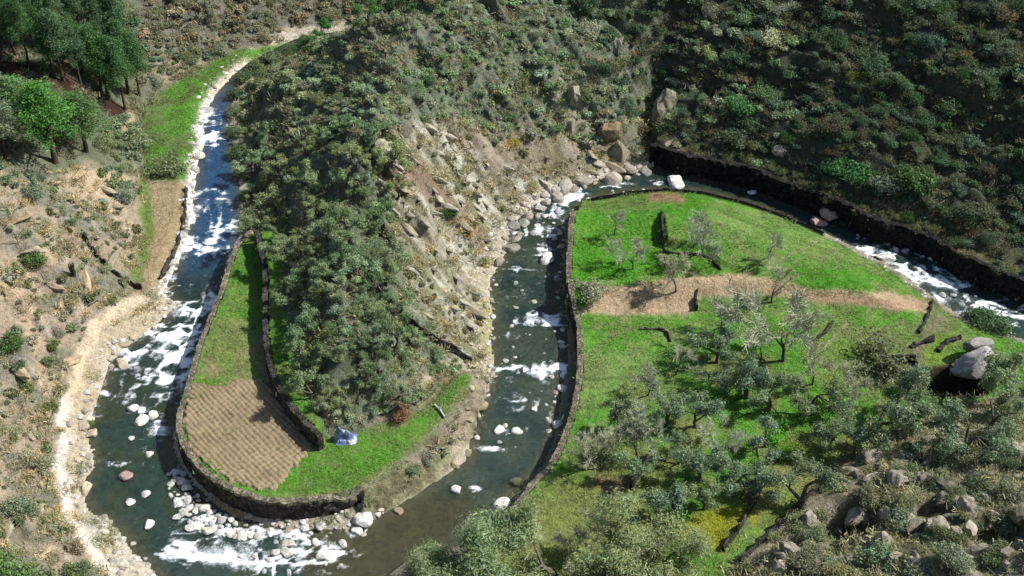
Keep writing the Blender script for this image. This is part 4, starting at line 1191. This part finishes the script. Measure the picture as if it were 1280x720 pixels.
# gravel along the water
def pebble(seed):
    rng = np.random.default_rng(seed); bm = bmesh.new(); bmesh.ops.create_icosphere(bm, subdivisions=1, radius=1)
    co = np.array([v.co[:] for v in bm.verts]) * (.7 + .5 * rng.random((len(bm.verts), 1))) * np.array([1, .8, .55])
    q = np.array([[v.index for v in f.verts] for f in bm.faces]); bm.free()
    return co, q, np.ones_like(co)
PB = [pebble(780 + i) for i in range(6)]
NP_ = 60000
sx_, sy_ = RNG.uniform(-72, 72, NP_), RNG.uniform(72, 185, NP_)
sr_ = np.full(NP_, 9.0); sr_ = sdist(RIVER, sx_, sy_)
spx, spy = project(sx_, sy_, np.zeros(NP_))
items = []
for i in np.nonzero((sr_ > -1.0) & (sr_ < 3.0))[0]:
    lf = spx[i] < 300 and (inside(A_POLY, sx_[i:i + 1], sy_[i:i + 1])[0])
    md = 595 < spx[i] < 830 and spy[i] < 560 and not inside(C_POLY, sx_[i:i + 1], sy_[i:i + 1])[0]
    tp = 215 < spx[i] < 480 and spy[i] > 585
    rt = spx[i] > 1040
    if not (lf or md or tp or rt): continue
    if random.random() > math.exp(-abs(sr_[i] - .4) / (1.1 if not tp else 2.5)) * (.9 if not rt else .5): continue
    q = min(.10 + .12 * random.expovariate(1), .55)
    c = random.choice([(.62, .58, .50), (.5, .46, .38), (.70, .67, .62), (.38, .34, .28)] if not rt else [(.4, .38, .34), (.25, .23, .2), (.55, .52, .48)])
    zz = max(float(height(sx_[i], sy_[i])), -.12)
    if zz > .95: continue
    items.append((sx_[i], sy_[i], zz + q * .1, random.uniform(0, 6.28), q, q, c, random.randrange(6)))
tag(bake('shingle', items, PB, M['leaf']), 'loose pale stones along the water', 'shingle')
print('pebbles', len(items))

# grass on the terraces
def gtuft(seed, n=9):
    V, Q, c = tuft(seed, n, .10); V[:, 2] *= .34; return V, Q, c
GT = [gtuft(700 + i) for i in range(5)]
NG = 60000
gx1 = RNG.uniform(-62, 70, NG); gy1 = RNG.uniform(76, 182, NG)
jj = np.clip(np.searchsorted(YS, gy1), 0, ny - 1); kk = np.clip(np.searchsorted(XS, gx1), 0, nx - 1)
pls = sdist(PL, gx1, gy1)
ok = (ZONE[jj, kk] == 1) & ((pls > -.1) | (RNG.random(NG) < .035))
gz1 = height(gx1, gy1)
items = []
gn = fbm(gx1 / 2.5, gy1 / 2.5, 151, 4)
for i in np.nonzero(ok)[0]:
    if gn[i] < .36: continue
    base = C[jj[i], kk[i]]
    s = random.uniform(.5, 1.0) * (.7 + gn[i])
    items.append((gx1[i], gy1[i], gz1[i] - .02 + (.2 if pls[i] < 0 else 0), random.uniform(0, 6.28), s, s, base * random.uniform(.75, 1.25), random.randrange(5)))
tag(bake('grass', items, GT, M['leaf']), 'short green grass on the terraces and meadows', 'grass')
print('grass', len(items))

# ------------------------------------------------------------------ rocks
def rock_mesh(name, seed, mat, flat=.7, sub=3, planes=13, rough=.06):
    rng = np.random.default_rng(seed)
    bm = bmesh.new(); bmesh.ops.create_icosphere(bm, subdivisions=sub, radius=1)
    nn = rng.normal(size=(planes, 3)); nn /= np.linalg.norm(nn, axis=1)[:, None]; dd = .62 + .34 * rng.random(planes)
    co = np.array([v.co[:] for v in bm.verts])
    dots = co @ nn.T
    r = np.min(np.where(dots > .05, dd / np.maximum(dots, .05), 9), axis=1); r = np.minimum(r, 1.1)
    co = co * r[:, None]
    k = fbm(co[:, 0] * 2.2 + 9, co[:, 1] * 2.2 + co[:, 2] * 1.7, seed, 4) - .5
    co = co * (1 + rough * 2 * k)[:, None]
    co[:, 2] *= flat
    for v, c in zip(bm.verts, co): v.co = c
    me = D.meshes.new(name); bm.to_mesh(me); bm.free(); me.materials.append(mat)
    me.polygons.foreach_set('use_smooth', np.full(len(me.polygons), True))
    me.update()
    try: me.set_sharp_from_angle(angle=math.radians(28))
    except Exception: pass
    return me
BOULD = [rock_mesh('boulder', 800 + i, M['granite'], .6, 3, 9 + i % 5, .11) for i in range(12)]
CRAG = [rock_mesh('rock_crag', 860 + i, M['tanrock'], 1.0, 4, 30, .30) for i in range(5)]
OUTC = [rock_mesh('rock_outcrop', 830 + i, M['tanrock'], .8, 4, 18, .09) for i in range(8)]
bi = [0]
def rock(meshes, name, cat, p, s, label, group=None, color=(1, 1, 1), rz=None, tilt=.25, st=None, sink=.25):
    me = meshes[bi[0] % len(meshes)]; bi[0] += 1
    o = link(name, me, None, (p[0], p[1], p[2] + s * (.62 - 1.2 * sink) * .6))
    o.rotation_euler = (random.uniform(-tilt, tilt), random.uniform(-tilt, tilt), random.uniform(0, 6.28) if rz is None else rz)
    o.scale = st or (s * random.uniform(.85, 1.25), s * random.uniform(.75, 1.0), s * random.uniform(.7, 1.0))
    o.color = (*color, 1)
    return tag(o, label, cat, group)

def boulder_at(px, py, wpx, label, group=None, color=(1, 1, 1), sink=.3):
    if group:
        wpx *= min(math.exp(random.gauss(-.28, .42)), 1.3); sink += .1; k = random.uniform(.55, 1.02); t = random.uniform(-.05, .05); color = (color[0] * k * (1 + t), color[1] * k, color[2] * k * (1 - t))
    p = hit(px, py + .15 * wpx); p[2] = max(p[2], -.15)
    return rock(BOULD, 'boulder', 'boulder', p, wpx * mpp(p) / 2, label, group, color, sink=sink)

for a, b, w, lab in [
    (684, 322, 22, 'large smooth white boulder in mid river above the river wall'),
    (668, 512, 10, 'small white stone in the calm water of the middle arm'),
    (646, 537, 14, 'flat white stone in the dark water of the middle arm'),
    (624, 536, 14, 'pale wedge shaped stone left of the flat white one in the middle arm'),
    (569, 612, 15, 'lone white stone in the lower part of the middle arm'),
    (498, 639, 12, 'lone round white stone in the brown shallows near the tip of the spur'),
    (167, 510, 18, 'larger of two white boulders side by side in the left pool'),
    (192, 519, 15, 'smaller of two white boulders side by side in the left pool'),
    (176, 524, 16, 'low flat boulder in front of the two white boulders in the left pool'),
    (186, 567, 13, 'white stone in the left pool nearest the ploughed plot wall'),
    (158, 594, 18, 'pinkish flat boulder in the middle of the dark left pool'),
    (163, 627, 12, 'left one of two white stones in the lower left pool'),
    (182, 617, 13, 'right one of two white stones in the lower left pool'),
    (187, 654, 17, 'pale boulder at the head of the bottom rapids'),
    (165, 549, 8, 'tiny pale stone in the middle of the left pool'),
    (628, 632, 26, 'tall pale rock standing at the end of the river wall by the bottom edge trees'),
    (453, 649, 26, 'big white boulder at the shore of the spur tip'),
    (446, 663, 14, 'round white stone beside the big white shore boulder of the spur tip'),
    (1107, 320, 26, 'pale flat boulder at the head of the right rapids'),
    (1102, 330, 16, 'brown flat boulder at the bank of the right rapids'),
    (1163, 322, 12, 'white rounded stone under the far bank at the right rapids'),
    (1178, 368, 14, 'white stone at the bottom of the right rapids'),
    (845, 226, 26, 'long white rock lying in the narrow water behind the upper meadow'),
    (940, 240, 12, 'thin pale stone in the shadowed narrow river'),
    (1036, 268, 30, 'large pinkish boulder in the shadow of the far bank'),
    (1022, 276, 20, 'dark pink boulder left of the large one under the far bank'),
    (975, 188, 22, 'flat pale rock slab among bushes on the far hillside'),
    (704, 484, 14, 'pale rock at the foot of the river wall in the middle arm'),
    (696, 530, 16, 'white rock beside the lower part of the river wall')]:
    col = (.62, .45, .42) if 'pink' in lab else ((.5, .42, .34) if 'brown' in lab else (1.15, 1.15, 1.13))
    if 'slab among' in lab: col = (.42, .41, .38)
    if 'right rapids' in lab: w *= .8
    boulder_at(a, b, w, lab, None, col)
# white boulder pile of the bottom rapids
def scatter_px(polygon, n, mind):
    P = np.array(polygon, float); lo, hi = P.min(0), P.max(0); out = []
    for _ in range(n * 60):
        a, b = random.uniform(lo[0], hi[0]), random.uniform(lo[1], hi[1])
        if inside(P, np.array([a]), np.array([b]))[0] and all((a - c) ** 2 + ((b - d) * 1.3) ** 2 > mind ** 2 for c, d in out): out.append((a, b))
        if len(out) >= n: break
    return out
for a, b in scatter_px([(208, 588), (228, 590), (245, 620), (262, 638), (310, 655), (330, 668), (300, 672), (250, 665), (222, 645), (208, 612)], 60, 7):
    boulder_at(a, b, random.uniform(6, 15), 'white boulder in the tight pile along the inside of the bottom rapids', 'white boulder pile of the bottom rapids', (1.2, 1.2, 1.2), .2)
for a, b in scatter_px([(300, 655), (420, 655), (440, 690), (420, 716), (300, 716), (262, 700), (300, 680)], 34, 12):
    boulder_at(a, b, random.uniform(6, 14), 'pale stone washed over by the foaming bottom rapids', 'stones in the bottom rapids', (1.1, 1.1, 1.1), .3)
for a, b in scatter_px([(250, 130), (262, 120), (258, 170), (246, 230), (240, 280), (225, 335), (207, 366), (214, 330), (228, 280), (234, 220), (244, 160)], 18, 12):
    boulder_at(a, b, random.uniform(7, 14), 'white rock of the pale shingle strip along the left bank', 'white rocks of the left bank strip', (1.1, 1.08, 1.05), .35)
for a, b in scatter_px([(112, 640), (150, 655), (185, 700), (200, 720), (150, 720), (120, 680)], 24, 9):
    boulder_at(a, b, random.uniform(9, 18), 'cracked pale slab between the footpath and the bottom left pool', 'slabs beside the bottom left pool', (.86, .82, .70), .35)
for a, b in scatter_px([(100, 520), (125, 480), (150, 430), (205, 385), (210, 400), (160, 440), (135, 490), (118, 560), (112, 610), (96, 600)], 14, 13):
    boulder_at(a, b, random.uniform(8, 17), 'sandy pale rock on the left bank beside the pool', 'rocks of the left bank', (.85, .75, .6), .35)
for a, b in scatter_px([(640, 262), (690, 236), (740, 218), (800, 205), (815, 216), (740, 232), (690, 255), (655, 285), (638, 320), (622, 330)], 36, 10):
    boulder_at(a, b, random.uniform(9, 22), 'pale grey boulder at the water under the rock face of the spur', 'boulders under the spur rock face', (.72, .68, .58), .25)
for a, b in scatter_px([(650, 290), (700, 245), (705, 280), (705, 340), (690, 310), (660, 310)], 20, 9):
    boulder_at(a, b, random.uniform(6, 12), 'small wet stone in the rapids of the middle arm', 'stones in the middle arm', (.95, .95, .95), .3)
for a, b in scatter_px([(640, 350), (700, 400), (700, 470), (660, 560), (620, 560), (630, 450)], 26, 12):
    boulder_at(a, b, random.uniform(5, 10), 'small stone breaking the water of the middle arm beside the river wall', 'stones in the middle arm by the wall', (.9, .9, .88), .35)
for a, b in scatter_px([(612, 360), (620, 400), (612, 470), (592, 560), (560, 590), (585, 500), (600, 420)], 20, 11):
    boulder_at(a, b, random.uniform(8, 17), 'yellowish rock on the inner bank of the middle arm', 'rocks of the inner bank', (.75, .68, .45), .35)
for a, b in scatter_px([(1080, 302), (1150, 330), (1230, 375), (1280, 400), (1230, 402), (1150, 350)], 14, 13):
    boulder_at(a, b, random.uniform(5, 10), 'small pale stone in the right rapids', 'stones in the right rapids', (1.0, 1.0, 1.0), .3)

# outcrops
def outcrop_at(px, py, wpx, label, group, color=(1, 1, 1), h=1.0, rz=None, el=1.0):
    p = hit(px, py); s = wpx * mpp(p) / 2
    return rock(OUTC, 'rock_outcrop', 'rock', p, s, label, group, color, rz, .35, (s * el * random.uniform(1.2, 1.9), s * random.uniform(.4, .65), s * random.uniform(.5, .85) * h), .62)
for a, b in scatter_px(EAST, 85, 13):
    outcrop_at(a, b, random.choice([8, 10, 12, 15, 19, 25]), 'slanting grey-tan ledge on the bare rock face of the spur', 'ledges of the spur rock face', random.choice([(.98, .98, .95), (.85, .85, .80), (1.08, 1.08, 1.04), (.8, .75, .68)]), .7, random.uniform(-1.0, -.6), 1.15)
for a, b, w, lab, c in [(835, 140, 50, 'tall pale rock pillar beside the dark gully', (.95, .92, .8)), (815, 150, 34, 'narrow grey pillar at the left of the dark gully', (.7, .68, .6)),
                        (718, 122, 36, 'pale rock tower above the spur rock face', (1.1, 1.1, .95)), (712, 165, 40, 'streaked pale crag below the rock tower', (.9, .88, .75)),
                        (760, 170, 40, 'reddish brown crag left of the dark gully', (.8, .6, .45)), (775, 196, 36, 'pale crag at the water left of the dark gully', (.95, .88, .75)),
                        (480, 190, 36, 'pale slab at the top left of the spur rock face', (1.2, 1.2, 1.1)), (505, 165, 30, 'grey crag on the shoulder of the spur', (.8, .8, .75)),
                        (770, 60, 26, 'grey rock fin high above the gully', (.7, .7, .66))]:
    p = hit(a, b); q = w * mpp(p) / 2
    rock(CRAG, 'rock_crag', 'rock', p, q, lab, None, (c[0] * .72, c[1] * .74, c[2] * .74), None, .3, (q * .95, q * .7, q * 1.15), .5)
SLOPEP = [(1000, 640), (1060, 590), (1130, 545), (1200, 515), (1280, 500), (1280, 715), (960, 715)]
for a, b in scatter_px(SLOPEP, 30, 26):
    outcrop_at(a, b, random.uniform(18, 40), 'grey-tan outcrop on the rocky slope in the bottom right', 'outcrops of the bottom right slope', random.choice([(.8, .78, .76), (.65, .64, .62), (.5, .48, .45), (1.0, .98, .95)]), 1.1, None, .62)
for a, b in scatter_px([(0, 230), (100, 200), (160, 240), (165, 330), (110, 390), (80, 480), (70, 560), (80, 640), (130, 720), (0, 720)], 34, 26):
    outcrop_at(a, b, random.uniform(12, 30), 'tan rock outcrop on the sunny left hillside', 'outcrops of the left hillside', random.choice([(1.1, .95, .75), (1, .85, .65), (.9, .85, .75)]), .6)
for a, b in scatter_px(SLOPEP, 34, 22):
    p = hit(a, b); q = random.choice([14, 18, 24, 32]) * mpp(p) / 2; c = random.uniform(.55, 1.0)
    rock(CRAG, 'rock_crag', 'rock', p, q, 'broken grey crag on the rocky slope in the bottom right', 'crags of the bottom right slope', (c, c * .98, c * .96), None, .3, (q * random.uniform(.9, 1.3), q * random.uniform(.75, 1.0), q * random.uniform(.7, 1.0)), .45)
for a, b, w, lab, c in [(1245, 565, 30, 'pale angular slab near the right edge of the rocky slope', (1.3, 1.25, 1.2)), (1225, 545, 34, 'long pale ledge above the angular slab on the rocky slope', (1.15, 1.1, 1.0)),
                        (1272, 562, 22, 'small pale block at the right edge of the photo', (1.25, 1.2, 1.15))]:
    outcrop_at(a, b, w, lab, None, c, .9)

# the big pale boulder with a dark hollow under it
def custom_rock(name, label, px, py, st, rot, mat, color, lift, seed, flat=1.0):
    p = hit(px, py)
    o = link(name, rock_mesh(name, seed, M[mat], flat, 4, 16, .08), None, (p[0], p[1], p[2] + lift))
    o.scale = st; o.rotation_euler = rot; o.color = (*color, 1)
    return tag(o, label, 'boulder')
custom_rock('boulder', 'huge pale grey boulder overhanging a black hollow near the right edge', 1216, 462, (2.5, 1.5, 1.9), (.12, -.1, .15), 'granite', (.62, .61, .62), .9, 911)
custom_rock('boulder', 'grey boulder lying on the upper side of the huge overhanging one', 1221, 446, (2.2, .9, 1.0), (.1, .1, .35), 'granite', (.42, .41, .40), 1.5, 915)
custom_rock('boulder', 'dark rock under the left side of the huge overhanging boulder', 1192, 464, (1.0, .7, 1.1), (.1, .1, .9), 'tanrock', (.4, .4, .4), .1, 913)

# small ruined hut: four roofless walls, one object with a part per wall
p0 = hit(1131, 462)
hut = tag(link('ruined_hut', None, None, tuple(p0)), 'tiny roofless stone hut with low broken walls below the long dark bush', 'ruin')
hut.rotation_euler = (0, 0, .08)
def rubble(name, parent, x0, y0, x1, y1, h, th, seed, mat='wall'):
    L = math.hypot(x1 - x0, y1 - y0); n = max(5, int(L / .2)); K = 6
    Vv, Qq = [], []
    ux, uy = (x1 - x0) / L, (y1 - y0) / L
    prof = [(-th, -.5), (-th, .4), (-th * .9, .8), (-th * .8, 1), (th * .8, 1), (th * .9, .8), (th, .4), (th, -.5)]
    for i in range(n):
        t = i / (n - 1) * L
        hh = h * (.75 + .5 * float(vnoise(np.array([t * 1.3]), np.array([seed * 3.1]), seed)[0]))
        for o, z in prof:
            d = o + .12 * (float(vnoise(np.array([t * 2.5]), np.array([z * 3 + o * 9]), seed + 3)[0]) - .5)
            Vv.append((x0 + ux * t - uy * d, y0 + uy * t + ux * d, (z * hh) if z > 0 else z))
    m = len(prof)
    for i in range(n - 1):
        for k in range(m - 1):
            a = i * m + k; Qq.append((a, a + m, a + m + 1, a + 1))
    for e in (0, n - 1):
        for k in range(3): Qq.append((e * m + k, e * m + k + 1, e * m + m - 2 - k, e * m + m - 1 - k))
    return link(name, mesh_np(name, np.array(Vv), np.array(Qq), M[mat], None, False), parent)
rubble('wall', hut, -1.3, -1.0, 1.3, -1.0, .75, .18, 1); rubble('wall', hut, -1.3, 1.0, 1.3, 1.0, 1.0, .18, 2)
rubble('wall', hut, -1.3, -.8, -1.3, .8, .9, .18, 3); rubble('wall', hut, 1.3, -.8, 1.3, .8, .6, .18, 4)
# ruined walls above it
freewall('dark crumbling wall above the tiny roofless hut', [(1138, 436), (1150, 430), (1166, 426)], .55, mat='darkwall', seed=23, ins=.2, outs=.2)
freewall('low broken wall left of the huge pale boulder', [(1172, 440), (1182, 428), (1200, 424)], .45, mat='wall', seed=24, ins=.2, outs=.2)

# crumpled blue and white plastic sheet at the end of the strip
p2 = hit(432, 550)
g = np.linspace(-1, 1, 36); TX, TY = np.meshgrid(g, g)
lump = .95 * np.exp(-((TX + .35) ** 2 + TY ** 2) / .22) + .7 * np.exp(-((TX - .4) ** 2 + (TY + .1) ** 2) / .16)
TZ = lump * 1.0 + .28 * np.abs(fbm(TX * 2.5 + 5, TY * 2.5 + 7, 161, 4) - .5) * 2 + .12 * fbm(TX * 7 + 2, TY * 7 + 1, 162, 3)
edge = np.maximum(np.abs(TX), np.abs(TY)); TZ = TZ * (1 - sst(.7, 1, edge)) + .03
ti = np.arange(TX.size).reshape(TX.shape)
m_, nt_, ns_, ln_ = newmat('plastic_sheet')
gp_ = N(ns_, 'ShaderNodeTexCoord').outputs['Object']
w_ = N(ns_, 'ShaderNodeTexNoise'); w_.inputs['Scale'].default_value = 1.7; w_.inputs['Detail'].default_value = 3; ln_.new(gp_, w_.inputs['Vector'])
finish(ns_, ln_, ramp(ns_, ln_, w_.outputs[0], [(.0, (.03, .04, .10)), (.40, (.10, .13, .30)), (.55, (.22, .25, .36)), (.68, (.62, .65, .70))]), .35, None, .5)
tq = np.stack([ti[:-1, :-1], ti[:-1, 1:], ti[1:, 1:], ti[1:, :-1]], -1).reshape(-1, 4)
so = link('plastic_sheet', mesh_np('plastic_sheet', np.stack([(TX + .35 * (fbm(TX * 1.6 + 3, TY * 1.6, 163, 3) - .5)) * 1.2 * (1 - .16 * TY ** 2), (TY + .5 * (fbm(TX * 1.8 + 8, TY * 1.8, 164, 3) - .5)) * .85 * (1 - .2 * TX ** 2), TZ * 1.55], -1).reshape(-1, 3), tq, m_, None, True), None, (p2[0], p2[1], p2[2] + .02))
tag(so, 'crumpled blue and white plastic sheet heaped at the end of the dark inner wall', 'plastic sheet')

# fallen pale branches
def log(label, pts, r):
    P = [hit(*q) for q in pts]; segs = []
    for a, b in zip(P[:-1], P[1:]): segs.append((a + np.array([0, 0, r + .1]), b + np.array([0, 0, r + .1]), r, r * .8))
    a, b = segs[0][0], segs[-1][1]
    segs.append(((a * .5 + b * .5), (a * .5 + b * .5) + np.array([.3, .5, .5]), r * .5, r * .25))
    Vv, Qq = limb_mesh(segs, 7); c0 = Vv.mean(0)
    tag(link('fallen_branch', mesh_np('fallen_branch', Vv - c0, Qq, M['palewood']), None, tuple(c0)), label, 'branch')
log('pale fallen branch beside the reddish dry bush above the spur tip', [(472, 521), (482, 518), (496, 512)], .13)
log('bleached dead branch on the spur shore above the middle arm', [(543, 508), (550, 515), (556, 524)], .12)

# ------------------------------------------------------------------ light, sky, camera
EL, AZ = math.radians(47), math.radians(9)      # the sun stands to the right, a little behind the scene
sd = Vector((math.cos(EL) * math.cos(AZ), math.cos(EL) * math.sin(AZ), math.sin(EL)))
sl = D.lights.new('sun', 'SUN'); sl.energy = 5.0; sl.angle = math.radians(.5); sl.color = (1.0, .985, .95)
so = link('sun', sl, None, (60, 40, 120)); so.rotation_euler = sd.to_track_quat('Z', 'Y').to_euler()
w = D.worlds.new('World'); SC.world = w; w.use_nodes = True
nt = w.node_tree; nt.nodes.clear()
sk = nt.nodes.new('ShaderNodeTexSky'); sk.sky_type = 'NISHITA'; sk.sun_disc = False
sk.sun_elevation = EL; sk.sun_rotation = math.pi / 2 - AZ
bg = nt.nodes.new('ShaderNodeBackground'); bg.inputs['Strength'].default_value = .10
ow = nt.nodes.new('ShaderNodeOutputWorld')
nt.links.new(sk.outputs[0], bg.inputs[0]); nt.links.new(bg.outputs[0], ow.inputs[0])
cd = D.cameras.new('camera'); cd.sensor_width = 36; cd.lens = 18 / math.tan(math.radians(21)); cd.clip_end = 3000; cd.clip_start = .5
co = link('camera', cd, None, (0, 0, CAM_H)); co.rotation_euler = (math.pi / 2 - PITCH, 0, 0)
SC.camera = co
SC.view_settings.view_transform = 'Standard'; SC.view_settings.look = 'None'
SC.view_settings.exposure = 0.62; SC.view_settings.gamma = 1.0; SC.view_settings.use_curve_mapping = False
SC.cycles.max_bounces = 5; SC.cycles.diffuse_bounces = 2; SC.cycles.transparent_max_bounces = 4
